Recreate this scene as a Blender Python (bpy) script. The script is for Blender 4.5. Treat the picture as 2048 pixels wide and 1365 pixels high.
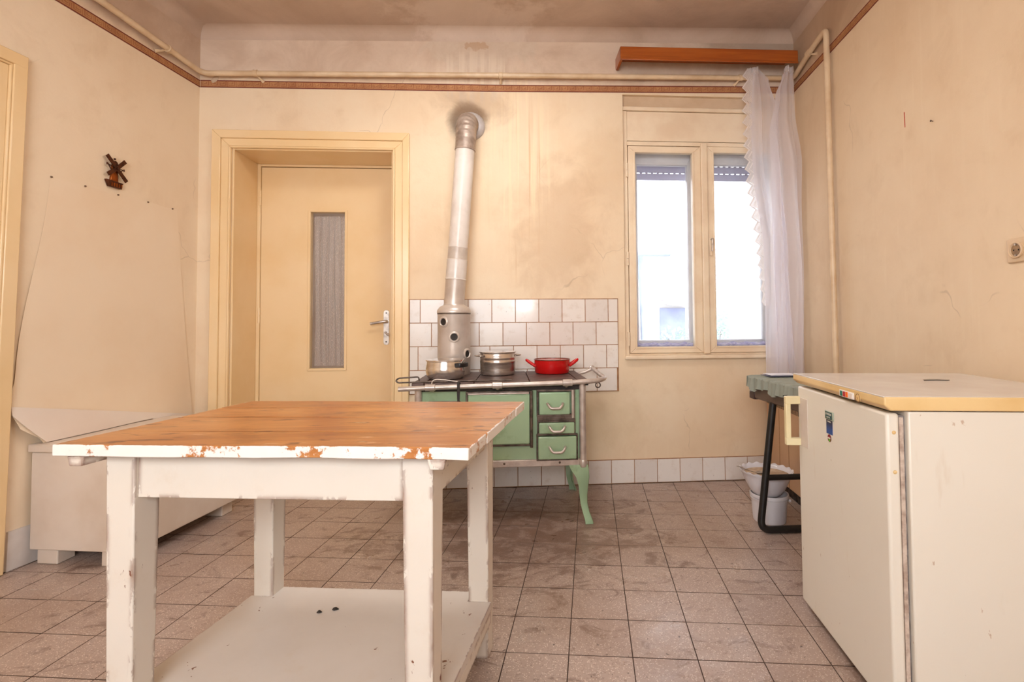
import bpy, bmesh, math, random
from mathutils import Vector, Matrix

random.seed(7)
S = bpy.context.scene
for o in list(bpy.data.objects):
    bpy.data.objects.remove(o, do_unlink=True)
COL = S.collection

# ------------------------------------------------------------------ camera
cam_d = bpy.data.cameras.new('camera')
cam = bpy.data.objects.new('camera', cam_d)
COL.objects.link(cam)
cam_d.sensor_fit = 'HORIZONTAL'
cam_d.sensor_width = 36.0
cam_d.lens = 1025.6 / 2048 * 36.0
cam_d.shift_x = -(1105.33 - 1024) / 2048
cam_d.shift_y = (608.19 - 682.5) / 2048
cam_d.clip_start = 0.02
_PITCH, _YAW, _ROLL = 0.0333, 0.0736 - math.radians(8.4155), -0.0074


def _camrot(pitch, yaw, roll):
    cp, sp, cy, sy, cr, sr = (math.cos(pitch), math.sin(pitch), math.cos(yaw), math.sin(yaw), math.cos(roll), math.sin(roll))
    ry = Matrix(((cy, sy, 0), (-sy, cy, 0), (0, 0, 1)))
    rp = Matrix(((1, 0, 0), (0, cp, sp), (0, -sp, cp)))
    ax = Matrix(((1, 0, 0), (0, 0, -1), (0, 1, 0)))
    rr = Matrix(((cr, -sr, 0), (sr, cr, 0), (0, 0, 1)))
    return rr @ ax @ rp @ ry


_m = _camrot(_PITCH, _YAW, _ROLL)
_bm = Matrix((_m[0], -_m[1], -_m[2])).transposed().to_4x4()
_bm.translation = Vector((0, -3.309, 1.053))
cam.matrix_world = _bm
S.camera = cam

# ------------------------------------------------------------------ light
S.view_settings.view_transform = 'Standard'
S.view_settings.look = 'None'
S.view_settings.exposure = -0.55
S.view_settings.gamma = 1.0
S.view_settings.use_curve_mapping = False
S.cycles.max_bounces = 7
S.cycles.glossy_bounces = 3
S.cycles.use_adaptive_sampling = True
S.cycles.adaptive_threshold = 0.1
S.cycles.adaptive_min_samples = 16
S.cycles.use_light_tree = False
S.cycles.sample_clamp_indirect = 6.0

world = bpy.data.worlds.new('overcast_sky')
S.world = world
world.use_nodes = True
_bg = world.node_tree.nodes['Background']
_bg.inputs['Color'].default_value = (0.86, 0.93, 1.0, 1)
_bg.inputs['Strength'].default_value = 8.0


def area_light(name, loc, target, sx, sy, power, color):
    d = bpy.data.lights.new(name, 'AREA')
    d.shape = 'RECTANGLE'
    d.size, d.size_y, d.energy, d.color = sx, sy, power, color
    o = bpy.data.objects.new(name, d)
    COL.objects.link(o)
    o.location = loc
    o.rotation_euler = (Vector(target) - Vector(loc)).to_track_quat('-Z', 'Y').to_euler()
    return o


# area light added at the unseen rear opening, standing in for daylight
area_light('rear_opening_fill', (-0.75, -4.72, 1.92), (-0.55, 0, 1.25), 1.9, 0.9, 66, (0.94, 0.97, 1.0))
# the photographer's small flash just above the camera
area_light('camera_flash', (0.12, -3.36, 1.27), (-0.1, 0, 1.15), 0.16, 0.12, 4.2, (0.98, 0.99, 1.0))
# unseen overhead fill light, added to even out the room's brightness
area_light('overhead_fill_light', (-0.15, -1.15, 2.74), (-0.15, -1.0, 0), 0.45, 0.45, 29, (1.0, 0.97, 0.94))


# ------------------------------------------------------------------ helpers
def lin(c):
    return tuple((v / 255 / 12.92) if v / 255 <= 0.04045 else ((v / 255 + 0.055) / 1.055) ** 2.4 for v in c)


def rgba(c):
    return (*lin(c), 1.0)


class NT:
    """small node-graph writer"""

    def __init__(self, name):
        self.m = bpy.data.materials.new(name)
        self.m.use_nodes = True
        self.t = self.m.node_tree
        self.b = self.t.nodes['Principled BSDF']
        self.out = self.t.nodes['Material Output']
        self._pos = None

    def n(self, typ, **kw):
        nd = self.t.nodes.new(typ)
        for k, v in kw.items():
            setattr(nd, k, v)
        return nd

    def put(self, sock, v):
        if isinstance(v, bpy.types.NodeSocket):
            self.t.links.new(v, sock)
        elif isinstance(v, tuple) and len(v) == 3 and sock.type == 'RGBA':
            sock.default_value = (*v, 1.0)
        else:
            sock.default_value = v

    def pos(self):
        if self._pos is None:
            self._pos = self.n('ShaderNodeNewGeometry').outputs['Position']
        return self._pos

    def obj(self):
        return self.n('ShaderNodeTexCoord').outputs['Object']

    def mapped(self, vec, scale=(1, 1, 1), loc=(0, 0, 0), rot=(0, 0, 0)):
        nd = self.n('ShaderNodeMapping')
        self.put(nd.inputs['Vector'], vec)
        nd.inputs['Scale'].default_value = scale
        nd.inputs['Location'].default_value = loc
        nd.inputs['Rotation'].default_value = rot
        return nd.outputs[0]

    def sep(self, vec):
        nd = self.n('ShaderNodeSeparateXYZ')
        self.put(nd.inputs[0], vec)
        return nd.outputs

    def noise(self, vec, scale, detail=4, rough=0.55, dist=0.0):
        nd = self.n('ShaderNodeTexNoise')
        self.put(nd.inputs['Vector'], vec)
        nd.inputs['Scale'].default_value = scale
        nd.inputs['Detail'].default_value = detail
        nd.inputs['Roughness'].default_value = rough
        nd.inputs['Distortion'].default_value = dist
        return nd.outputs['Fac']

    def voro(self, vec, scale, feature='F1', out='Distance'):
        nd = self.n('ShaderNodeTexVoronoi', feature=feature)
        self.put(nd.inputs['Vector'], vec)
        nd.inputs['Scale'].default_value = scale
        return nd.outputs[out]

    def math(self, op, a, b=0.0, c=None, clamp=False):
        nd = self.n('ShaderNodeMath', operation=op, use_clamp=clamp)
        self.put(nd.inputs[0], a)
        self.put(nd.inputs[1], b)
        if c is not None:
            self.put(nd.inputs[2], c)
        return nd.outputs[0]

    def ramp(self, v, a, b, lo=0.0, hi=1.0):
        nd = self.n('ShaderNodeMapRange', interpolation_type='SMOOTHSTEP')
        self.put(nd.inputs['Value'], v)
        nd.inputs['From Min'].default_value = a
        nd.inputs['From Max'].default_value = b
        nd.inputs['To Min'].default_value = lo
        nd.inputs['To Max'].default_value = hi
        return nd.outputs[0]

    def mix(self, fac, a, b, blend='MIX'):
        nd = self.n('ShaderNodeMix', data_type='RGBA', blend_type=blend)
        self.put(nd.inputs[0], fac)
        self.put(nd.inputs[6], a)
        self.put(nd.inputs[7], b)
        return nd.outputs[2]

    def bump(self, h, strength=0.2, dist=0.01):
        nd = self.n('ShaderNodeBump')
        self.put(nd.inputs['Height'], h)
        nd.inputs['Strength'].default_value = strength
        nd.inputs['Distance'].default_value = dist
        self.t.links.new(nd.outputs[0], self.b.inputs['Normal'])

    def set(self, color=None, rough=None, metal=None, spec=None, coat=None):
        if color is not None:
            self.put(self.b.inputs['Base Color'], color)
        if rough is not None:
            self.put(self.b.inputs['Roughness'], rough)
        if metal is not None:
            self.put(self.b.inputs['Metallic'], metal)
        if spec is not None:
            self.put(self.b.inputs['Specular IOR Level'], spec)
        if coat is not None:
            self.put(self.b.inputs['Coat Weight'], coat)
        return self.m


MATS = {}


def simple(name, c1, c2=None, rough=0.5, metal=0.0, scale=6.0, stretch=(1, 1, 1), bump=0.0, bscale=60.0, spec=0.5, world=False, coat=0.0):
    if name in MATS:
        return MATS[name]
    g = NT(name)
    v = g.pos() if world else g.obj()
    c = lin(c1)
    if c2 is not None:
        f = g.ramp(g.noise(g.mapped(v, stretch), scale, 5), 0.35, 0.68)
        c = g.mix(f, lin(c1), lin(c2))
    g.set(c, rough, metal, spec, coat)
    if bump > 0:
        g.bump(g.noise(g.mapped(v, stretch), bscale, 4), bump, 0.003)
    MATS[name] = g.m
    return g.m


class MB:
    """collects geometry; f = optional point transform"""

    def __init__(self, f=None):
        self.v, self.f, self.T = [], [], f

    def add(self, pts, faces):
        b = len(self.v)
        for p in pts:
            self.v.append(tuple(self.T(p)) if self.T else tuple(p))
        for fc in faces:
            self.f.append(tuple(b + i for i in fc))
        return self

    def hexa(self, p):
        return self.add(p, [(0, 3, 2, 1), (4, 5, 6, 7), (0, 1, 5, 4), (1, 2, 6, 5), (2, 3, 7, 6), (3, 0, 4, 7)])

    def box(self, x0, x1, y0, y1, z0, z1):
        return self.hexa([(x0, y0, z0), (x1, y0, z0), (x1, y1, z0), (x0, y1, z0), (x0, y0, z1), (x1, y0, z1), (x1, y1, z1), (x0, y1, z1)])

    def tube(self, path, r, n=12, cap=True, flat=1.0):
        pts = [Vector(p) for p in path]
        rs = r if isinstance(r, (list, tuple)) else [r] * len(pts)
        tang = []
        for i in range(len(pts)):
            a = pts[i] - pts[i - 1] if i > 0 else pts[1] - pts[0]
            b = pts[i + 1] - pts[i] if i < len(pts) - 1 else a
            t = (a.normalized() + b.normalized())
            tang.append(t.normalized() if t.length > 1e-6 else b.normalized())
        up = Vector((0, 0, 1)) if abs(tang[0].z) < 0.9 else Vector((1, 0, 0))
        nx = tang[0].cross(up).normalized()
        rings = []
        for i, p in enumerate(pts):
            nx = (nx - tang[i] * nx.dot(tang[i])).normalized()
            ny = tang[i].cross(nx)
            rings.append([p + (nx * math.cos(2 * math.pi * k / n) + ny * math.sin(2 * math.pi * k / n) * flat) * rs[i] for k in range(n)])
        v = [q for rg in rings for q in rg]
        f = []
        for i in range(len(pts) - 1):
            for k in range(n):
                k2 = (k + 1) % n
                f.append((i * n + k, i * n + k2, (i + 1) * n + k2, (i + 1) * n + k))
        if cap:
            f.append(tuple(reversed(range(n))))
            f.append(tuple(range((len(pts) - 1) * n, len(pts) * n)))
        return self.add(v, f)

    def lathe(self, prof, c=(0, 0, 0), n=32, axis='z', wob=None, frame=None):
        v, f = [], []
        for i, (r, h) in enumerate(prof):
            for k in range(n):
                a = 2 * math.pi * k / n
                rr = r * (wob(a, i) if wob else 1.0)
                p = (rr * math.cos(a), rr * math.sin(a), h)
                if frame is not None:
                    q = frame @ Vector(p)
                    v.append((c[0] + q.x, c[1] + q.y, c[2] + q.z))
                elif axis == 'z':
                    v.append((c[0] + p[0], c[1] + p[1], c[2] + p[2]))
                elif axis == 'y':
                    v.append((c[0] + p[0], c[1] + p[2], c[2] + p[1]))
                else:
                    v.append((c[0] + p[2], c[1] + p[0], c[2] + p[1]))
        for i in range(len(prof) - 1):
            for k in range(n):
                k2 = (k + 1) % n
                f.append((i * n + k, i * n + k2, (i + 1) * n + k2, (i + 1) * n + k))
        if prof[0][0] > 1e-6:
            f.append(tuple(reversed(range(n))))
        if prof[-1][0] > 1e-6:
            f.append(tuple(range((len(prof) - 1) * n, len(prof) * n)))
        return self.add(v, f)

    def prism(self, poly, fn, t0, t1):
        """poly: 2d points; fn(a, b, t) -> point"""
        n = len(poly)
        v = [fn(a, b, t0) for a, b in poly] + [fn(a, b, t1) for a, b in poly]
        f = [tuple(reversed(range(n))), tuple(range(n, 2 * n))]
        for k in range(n):
            k2 = (k + 1) % n
            f.append((k, k2, n + k2, n + k))
        return self.add(v, f)

    def sheet(self, fn, nu, nv, th=None):
        """fn(u, v) -> point; th(u, v) -> offset vector gives it a thickness"""
        v = [fn(i / nu, j / nv) for j in range(nv + 1) for i in range(nu + 1)]
        w = nu + 1
        f = [(j * w + i, j * w + i + 1, (j + 1) * w + i + 1, (j + 1) * w + i) for j in range(nv) for i in range(nu)]
        if th is not None:
            m = len(v)
            v2 = []
            for j in range(nv + 1):
                for i in range(nu + 1):
                    o = th(i / nu, j / nv)
                    p = v[j * w + i]
                    v2.append((p[0] + o[0], p[1] + o[1], p[2] + o[2]))
            v += v2
            f += [tuple(reversed([m + q for q in fc])) for fc in f]
            ring = [i for i in range(w)] + [j * w + nu for j in range(1, nv + 1)] + [nv * w + i for i in range(nu - 1, -1, -1)] + [j * w for j in range(nv - 1, 0, -1)]
            for a, b in zip(ring, ring[1:] + ring[:1]):
                f.append((b, a, m + a, m + b))
        return self.add(v, f)

    def mesh(self, name, origin=(0, 0, 0), smooth=None):
        me = bpy.data.meshes.new(name)
        ox, oy, oz = origin
        me.from_pydata([(x - ox, y - oy, z - oz) for x, y, z in self.v], [], self.f)
        bm = bmesh.new()
        bm.from_mesh(me)
        bmesh.ops.recalc_face_normals(bm, faces=bm.faces)
        bm.to_mesh(me)
        bm.free()
        if smooth is not None:
            me.polygons.foreach_set('use_smooth', [True] * len(me.polygons))
            me.set_sharp_from_angle(angle=math.radians(smooth))
        return me


ORG = {}


def thing(name, loc, label, cat, group=None, kind=None):
    o = bpy.data.objects.new(name, None)
    COL.objects.link(o)
    o.location = loc
    ORG[o.name] = tuple(loc)
    tag(o, label, cat, group, kind)
    return o


def tag(o, label=None, cat=None, group=None, kind=None):
    if label:
        o['label'] = label
    if cat:
        o['category'] = cat
    if group:
        o['group'] = group
    if kind:
        o['kind'] = kind
    return o


def put(mb, name, mat, parent=None, bevel=0.0, seg=2, smooth=None, label=None, kind=None, cat=None, loc=None):
    org = ORG[parent.name] if parent is not None else (loc or (0, 0, 0))
    if bevel > 0 and smooth is None:
        smooth = 35
    me = mb.mesh(name, org, smooth)
    o = bpy.data.objects.new(name, me)
    COL.objects.link(o)
    me.materials.append(mat)
    if parent is not None:
        o.parent = parent
    else:
        o.location = org
    ORG[o.name] = org
    if bevel > 0:
        md = o.modifiers.new('edge', 'BEVEL')
        md.width, md.segments, md.limit_method, md.angle_limit = bevel, seg, 'ANGLE', math.radians(40)
        md.harden_normals = False
    tag(o, label, cat, None, kind)
    return o


def share(src, name, loc, rotz=0.0, parent=None):
    o = bpy.data.objects.new(name, src.data if hasattr(src, 'data') else src)
    COL.objects.link(o)
    if parent is not None:
        o.parent = parent
        pl = ORG[parent.name]
        loc = (loc[0] - pl[0], loc[1] - pl[1], loc[2] - pl[2])
    o.location = loc
    o.rotation_euler = (0, 0, rotz)
    return o


def text(body, size, name, mat, parent, origin, ex, ey, extrude=0.0002, wide=1.0):
    """flat lettering, centred at origin, running along ex, upright along ey"""
    cu = bpy.data.curves.new(name, 'FONT')
    cu.body, cu.size, cu.align_x, cu.align_y, cu.extrude = body, size, 'CENTER', 'CENTER', extrude
    tmp = bpy.data.objects.new('tmp_text', cu)
    COL.objects.link(tmp)
    dg = bpy.context.evaluated_depsgraph_get()
    me = bpy.data.meshes.new_from_object(tmp.evaluated_get(dg))
    bpy.data.objects.remove(tmp, do_unlink=True)
    ex, ey = Vector(ex).normalized(), Vector(ey).normalized()
    ez = ex.cross(ey)
    pl = Vector(ORG[parent.name])
    for vt in me.vertices:
        c = vt.co
        vt.co = Vector(origin) - pl + ex * c.x * wide + ey * c.y + ez * c.z
    me.name = name
    me.materials.clear()
    me.materials.append(mat)
    o = bpy.data.objects.new(name, me)
    COL.objects.link(o)
    o.parent = parent
    ORG[o.name] = tuple(pl)
    return o


# ------------------------------------------------------------------ room geometry
ANG = math.radians(8.4155)          # side walls and floor tiles run 8.4 degrees off the back wall
CA, SA = math.cos(ANG), math.sin(ANG)
YF = -4.75                          # wall behind the photographer


def left_x(y, z):
    return -1.958 + 0.1415 * y + 0.0935 * (1 - min(z, 2.53) / 2.53) * max(y, -1.05)


def right_x(y, z=0):
    return 1.903 + 0.131 * y


def ceil_z(x):
    return 2.952 + 0.026 * x


# ---- wall finishes
def plaster(name, low, low2, up, up2, kind):
    g = NT(name)
    p = g.pos()
    s = g.sep(p)
    n1 = g.noise(p, 1.3, 6, 0.6)
    n2 = g.noise(p, 6.0, 6, 0.62, 0.4)
    n3 = g.noise(g.mapped(p, (9, 9, 0.7)), 3.0, 5, 0.6)
    c = g.mix(g.ramp(n1, 0.35, 0.7), lin(low), lin(low2))
    c = g.mix(g.math('MULTIPLY', g.ramp(n2, 0.5, 0.75), 0.22), c, lin((206, 174, 136)))
    c = g.mix(g.math('MULTIPLY', g.ramp(n3, 0.52, 0.75), 0.16), c, lin((244, 226, 196)))
    # the grimy lime wash above the wallpaper border
    zz = g.math('ADD', s[2], g.math('MULTIPLY', g.math('SUBTRACT', n2, 0.5), 0.10))
    upc = g.mix(g.ramp(g.noise(p, 2.6, 6, 0.65, 0.6), 0.35, 0.68), lin(up), lin(up2))
    zline = 2.57 if kind != 'right' else 2.61
    c = g.mix(g.ramp(zz, zline - 0.02, zline + 0.06), c, upc)
    h = g.math('ADD', g.noise(p, 9.0, 6, 0.6), g.math('MULTIPLY', g.noise(p, 70.0, 3), 0.25))
    if kind == 'back':
        def blob(cx, cz, rx, rz):
            dx = g.math('DIVIDE', g.math('SUBTRACT', s[0], cx), rx)
            dz = g.math('DIVIDE', g.math('SUBTRACT', s[2], cz), rz)
            return g.math('SQRT', g.math('ADD', g.math('MULTIPLY', dx, dx), g.math('MULTIPLY', dz, dz)))
        nb = g.noise(p, 5.0, 6, 0.65, 0.5)
        nf = g.noise(p, 22.0, 5, 0.6)
        st = g.noise(g.mapped(p, (26, 1, 0.9)), 1.0, 4, 0.6)
        # old brown scorch patch beside the flue
        d = g.math('ADD', blob(0.28, 1.62, 0.40, 0.62), g.math('MULTIPLY', g.math('SUBTRACT', nb, 0.5), 1.5))
        c = g.mix(g.math('MULTIPLY', g.ramp(d, 1.0, 0.25), 0.42), c, lin((196, 162, 128)))
        d = g.math('ADD', blob(0.60, 2.05, 0.25, 0.5), g.math('MULTIPLY', g.math('SUBTRACT', nb, 0.5), 1.6))
        c = g.mix(g.math('MULTIPLY', g.ramp(d, 1.0, 0.25), 0.22), c, lin((196, 164, 128)))
        # drip marks running down from the leak
        m = g.math('MULTIPLY', g.ramp(blob(0.02, 2.15, 0.30, 0.62), 1.0, 0.55), g.ramp(st, 0.47, 0.6))
        c = g.mix(g.math('MULTIPLY', m, 0.55), c, lin((243, 222, 186)))
        m = g.math('MULTIPLY', g.ramp(blob(0.04, 1.95, 0.25, 0.72), 1.0, 0.5), g.ramp(g.noise(g.mapped(p, (34, 1, 0.5), (3, 0, 0)), 1.0, 4, 0.6), 0.55, 0.66))
        c = g.mix(g.math('MULTIPLY', m, 0.5), c, lin((206, 158, 104)))
        # limescale bloom under the ceiling
        d = g.math('ADD', blob(-0.24, 2.84, 0.34, 0.15), g.math('MULTIPLY', g.math('SUBTRACT', nb, 0.5), 2.2))
        c = g.mix(g.math('MULTIPLY', g.ramp(d, 1.2, 0.85), 0.85), c, g.mix(nf, lin((230, 214, 196)), lin((204, 180, 154))))
        d = g.math('ADD', blob(-0.24, 2.85, 0.15, 0.05), g.math('MULTIPLY', g.math('SUBTRACT', nf, 0.5), 2.4))
        c = g.mix(g.math('MULTIPLY', g.ramp(d, 0.62, 0.4), 0.5), c, lin((186, 138, 92)))
        m = g.math('MULTIPLY', g.ramp(blob(-0.26, 2.64, 0.30, 0.22), 1.0, 0.6), g.ramp(st, 0.45, 0.58))
        c = g.mix(g.math('MULTIPLY', m, 0.75), c, lin((230, 212, 190)))
        # soot around the flue collar
        d = g.math('ADD', blob(-0.30, 2.352, 0.118, 0.118), g.math('MULTIPLY', g.math('SUBTRACT', nb, 0.5), 0.8))
        c = g.mix(g.math('MULTIPLY', g.ramp(d, 1.35, 0.7), 0.8), c, lin((80, 58, 42)))
        d = g.math('ADD', blob(-0.26, 2.46, 0.3, 0.17), g.math('MULTIPLY', g.math('SUBTRACT', nb, 0.5), 1.4))
        c = g.mix(g.math('MULTIPLY', g.ramp(d, 1.0, 0.3), 0.35), c, lin((150, 112, 78)))
        # grimy corner by the pelmet
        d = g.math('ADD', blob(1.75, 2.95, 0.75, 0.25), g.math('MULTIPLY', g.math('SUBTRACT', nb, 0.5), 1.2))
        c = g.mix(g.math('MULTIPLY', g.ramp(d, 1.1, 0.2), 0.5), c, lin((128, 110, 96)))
        # kitchen grease under the window and beside the stove
        d = g.math('ADD', blob(0.62, 0.40, 0.34, 0.26), g.math('MULTIPLY', g.math('SUBTRACT', nb, 0.5), 1.6))
        c = g.mix(g.math('MULTIPLY', g.ramp(d, 1.0, 0.3), 0.30), c, lin((205, 178, 136)))
    # hairline cracks
    nzv = g.n('ShaderNodeTexNoise')
    g.put(nzv.inputs['Vector'], p)
    nzv.inputs['Scale'].default_value = 3.5
    nzv.inputs['Detail'].default_value = 3
    va = g.n('ShaderNodeVectorMath', operation='MULTIPLY_ADD')
    g.put(va.inputs[0], nzv.outputs['Color'])
    va.inputs[1].default_value = (0.28, 0.28, 0.28)
    g.put(va.inputs[2], p)
    cr = g.voro(va.outputs[0], 1.3, 'DISTANCE_TO_EDGE')
    crm = g.math('MULTIPLY', g.ramp(cr, 0.0042, 0.0012), g.ramp(g.noise(p, 1.7, 3), 0.56, 0.62))
    c = g.mix(g.math('MULTIPLY', crm, 0.24), c, lin((136, 104, 76)))
    g.set(c, 0.62, spec=0.3)
    g.bump(h, 0.28, 0.006)
    return g.m


LOW, LOW2 = (238, 217, 187), (231, 204, 170)
M_WB = plaster('plaster_back', LOW, LOW2, (226, 204, 182), (208, 182, 158), 'back')
M_WL = plaster('plaster_left', (240, 219, 190), (233, 208, 176), (214, 190, 168), (198, 170, 146), 'left')
M_WR = plaster('plaster_right', (234, 210, 178), (226, 198, 164), (204, 176, 148), (190, 160, 132), 'right')


def _ceil_mat():
    g = NT('plaster_ceiling')
    p = g.pos()
    n = g.noise(p, 1.6, 6, 0.65, 0.8)
    c = g.mix(g.ramp(n, 0.3, 0.72), lin((210, 186, 166)), lin((190, 164, 142)))
    s = g.sep(p)
    dx = g.math('DIVIDE', g.math('ADD', s[0], 0.28), 0.5)
    dy = g.math('DIVIDE', g.math('ADD', s[1], 0.15), 0.35)
    d = g.math('SQRT', g.math('ADD', g.math('MULTIPLY', dx, dx), g.math('MULTIPLY', dy, dy)))
    d = g.math('ADD', d, g.math('MULTIPLY', g.math('SUBTRACT', g.noise(p, 6, 6, 0.65), 0.5), 2.4))
    c = g.mix(g.math('MULTIPLY', g.ramp(d, 1.05, 0.6), 0.45), c, lin((230, 212, 196)))
    g.set(c, 0.7, spec=0.2)
    g.bump(g.noise(p, 7, 6, 0.65), 0.35, 0.01)
    return g.m


M_CEIL = _ceil_mat()


def _terrazzo():
    g = NT('terrazzo_tile')
    p = g.pos()
    rnd = g.n('ShaderNodeObjectInfo').outputs['Random']
    c = g.mix(g.noise(p, 4.0, 6, 0.65), lin((186, 166, 156)), lin((160, 137, 124)))
    c = g.mix(g.math('MULTIPLY', rnd, 0.4), c, lin((182, 160, 146)))
    sp = g.voro(p, 210.0, 'F1')
    spc = g.sep(g.voro(p, 210.0, 'F1', 'Color'))
    dot = g.ramp(sp, 0.5, 0.3)
    c = g.mix(g.math('MULTIPLY', g.math('MULTIPLY', dot, g.ramp(spc[0], 0.60, 0.66)), 0.75), c, lin((232, 216, 204)))
    c = g.mix(g.math('MULTIPLY', g.math('MULTIPLY', dot, g.ramp(spc[1], 0.70, 0.76)), 0.5), c, lin((118, 92, 80)))
    # trodden-in grime, worst in front of the stove
    s = g.sep(p)
    dx = g.math('DIVIDE', g.math('SUBTRACT', s[0], -0.02), 0.85)
    dy = g.math('DIVIDE', g.math('SUBTRACT', s[1], -0.75), 0.55)
    d = g.math('SQRT', g.math('ADD', g.math('MULTIPLY', dx, dx), g.math('MULTIPLY', dy, dy)))
    near = g.ramp(d, 1.3, 0.2)
    gr = g.noise(g.mapped(p, (1, 1.5, 1)), 6.5, 9, 0.72, 1.1)
    thr = g.math('SUBTRACT', gr, g.math('SUBTRACT', 0.55, g.math('MULTIPLY', near, 0.13)))
    c = g.mix(g.math('MULTIPLY', g.ramp(thr, -0.02, 0.11), 0.62), c, lin((98, 70, 58)))
    wide = g.math('MULTIPLY', g.ramp(g.noise(p, 1.4, 5, 0.6), 0.42, 0.66), 0.35)
    c = g.mix(wide, c, lin((136, 102, 78)))
    c = g.mix(g.math('MULTIPLY', near, 0.34), c, lin((112, 84, 68)))
    dk = g.ramp(g.noise(p, 15, 7, 0.68, 0.6), 0.645, 0.69)
    c = g.mix(g.math('MULTIPLY', dk, g.math('ADD', 0.30, g.math('MULTIPLY', near, 0.45))), c, lin((70, 50, 42)))
    tiny = g.ramp(g.noise(p, 62, 3, 0.5), 0.69, 0.72)
    c = g.mix(g.math('MULTIPLY', tiny, 0.75), c, lin((60, 46, 40)))
    # dirt packed into the chamfers
    nz = g.sep(g.n('ShaderNodeNewGeometry').outputs['True Normal'])[2]
    c = g.mix(g.ramp(nz, 0.97, 0.9), c, lin((82, 60, 50)))
    g.set(c, g.ramp(g.noise(p, 8, 4), 0.2, 0.8, 0.24, 0.46), spec=0.55)
    g.bump(g.noise(p, 40, 4, 0.6), 0.12, 0.002)
    return g.m


M_TERR = _terrazzo()
M_GROUT = simple('dark_joint', (66, 50, 42), (86, 66, 54), 0.9, scale=12)


def _glaze():
    g = NT('white_glazed_tile')
    p = g.pos()
    rnd = g.n('ShaderNodeObjectInfo').outputs['Random']
    c = g.mix(rnd, lin((238, 230, 222)), lin((226, 216, 208)))
    c = g.mix(g.math('MULTIPLY', g.ramp(g.noise(p, 16, 6, 0.65), 0.52, 0.72), 0.25), c, lin((190, 160, 130)))
    c = g.mix(g.math('MULTIPLY', g.ramp(g.noise(p, 60, 3), 0.72, 0.76), 0.7), c, lin((84, 56, 40)))
    g.set(c, 0.12, spec=0.5)
    g.bump(g.noise(p, 5, 3), 0.06, 0.01)
    return g.m


M_GLAZE = _glaze()
M_TGROUT = simple('brown_tile_joint', (176, 132, 96), (146, 104, 74), 0.9, scale=20, world=True)
M_PAINT = simple('cream_gloss_paint', (242, 212, 166), (237, 203, 152), 0.22, scale=2.2, spec=0.5, bump=0.05, bscale=14)
M_PAINTW = simple('cream_window_paint', (243, 224, 196), (232, 208, 178), 0.32, scale=5, bump=0.08, bscale=24)
M_WHITEW = simple('white_window_paint', (246, 243, 242), (234, 230, 230), 0.4, scale=6)
M_STEEL = simple('worn_chrome', (214, 206, 198), (178, 168, 160), 0.28, 0.75, scale=30)
M_PIPE = simple('cream_pipe_paint', (226, 200, 166), (208, 178, 142), 0.35, scale=7, bump=0.05, bscale=40)
M_BLACK = simple('black_metal', (20, 18, 18), (34, 30, 28), 0.4, 0.0, scale=20)
M_DARKHOLE = simple('dark_gap', (18, 15, 14), None, 0.9)

# ---- back wall with its door and window openings
DX0, DX1, DZ1 = -1.757, -0.770, 2.152
WX0, WX1, WZ0, WZ1 = 0.717, 1.818, 0.815, 2.552
WT = 0.46
wb = MB()
xs = [-2.35, DX0, DX1, WX0, WX1, 2.2]
zs = [0, WZ0, DZ1, WZ1, 3.12]
for i in range(5):
    for j in range(4):
        xm, zm = (xs[i] + xs[i + 1]) / 2, (zs[j] + zs[j + 1]) / 2
        if DX0 < xm < DX1 and zm < DZ1:
            continue
        if WX0 < xm < WX1 and WZ0 < zm < WZ1:
            continue
        wb.box(xs[i], xs[i + 1], 0, WT, zs[j], zs[j + 1])
wall_back = put(wb, 'wall_back', M_WB, kind='structure', label='cream plaster wall with soot stains, holding the door and the window', cat='wall')


def wall_strip(fx, sign, name, mat, label, thick=0.25):
    m = MB()
    ys = [YF - 0.02 + (0.0 - YF + 0.02) * k / 24 for k in range(25)]
    zl = [0, 0.4, 0.9, 1.6, 2.2, 2.53, 3.12]
    ny, nz = len(ys) - 1, len(zl) - 1
    m.sheet(lambda u, v: (fx(ys[round(u * ny)], zl[round(v * nz)]), ys[round(u * ny)], zl[round(v * nz)]), ny, nz, lambda u, v: (sign * thick, 0, 0))
    return put(m, name, mat, kind='structure', label=label, cat='wall', smooth=30)


wall_left = wall_strip(left_x, -1, 'wall_left', M_WL, 'cream plaster wall carrying the windmill ornament and the tacked sheet')
wall_right = wall_strip(lambda y, z: right_x(y), 1, 'wall_right', M_WR, 'beige plaster wall behind the refrigerator, with a socket')

# wall behind the photographer, with a wide opening added as a light source
wf = MB()
fx = [-3.0, -1.75, 0.25, 1.7]
fz = [0, 0.85, 2.4, 3.12]
for i in range(3):
    for j in range(3):
        if i == 1 and j == 1:
            continue
        wf.box(fx[i], fx[i + 1], YF - 0.25, YF, fz[j], fz[j + 1])
put(wf, 'wall_front', M_WR, kind='structure', label='plain plaster wall behind the viewpoint with a wide opening added for light', cat='wall')

# ceiling with a soft cove along the walls
cl = MB()
cl.sheet(lambda u, v: (-3.2 + 5.6 * u, YF - 0.2 + (0.40 - YF + 0.2) * v, ceil_z(-3.2 + 5.6 * u)), 8, 8, lambda u, v: (0, 0, 0.18))
ceiling = put(cl, 'ceiling', M_CEIL, kind='structure', label='grimy brownish plaster ceiling with pale water stains', cat='ceiling')


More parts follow.
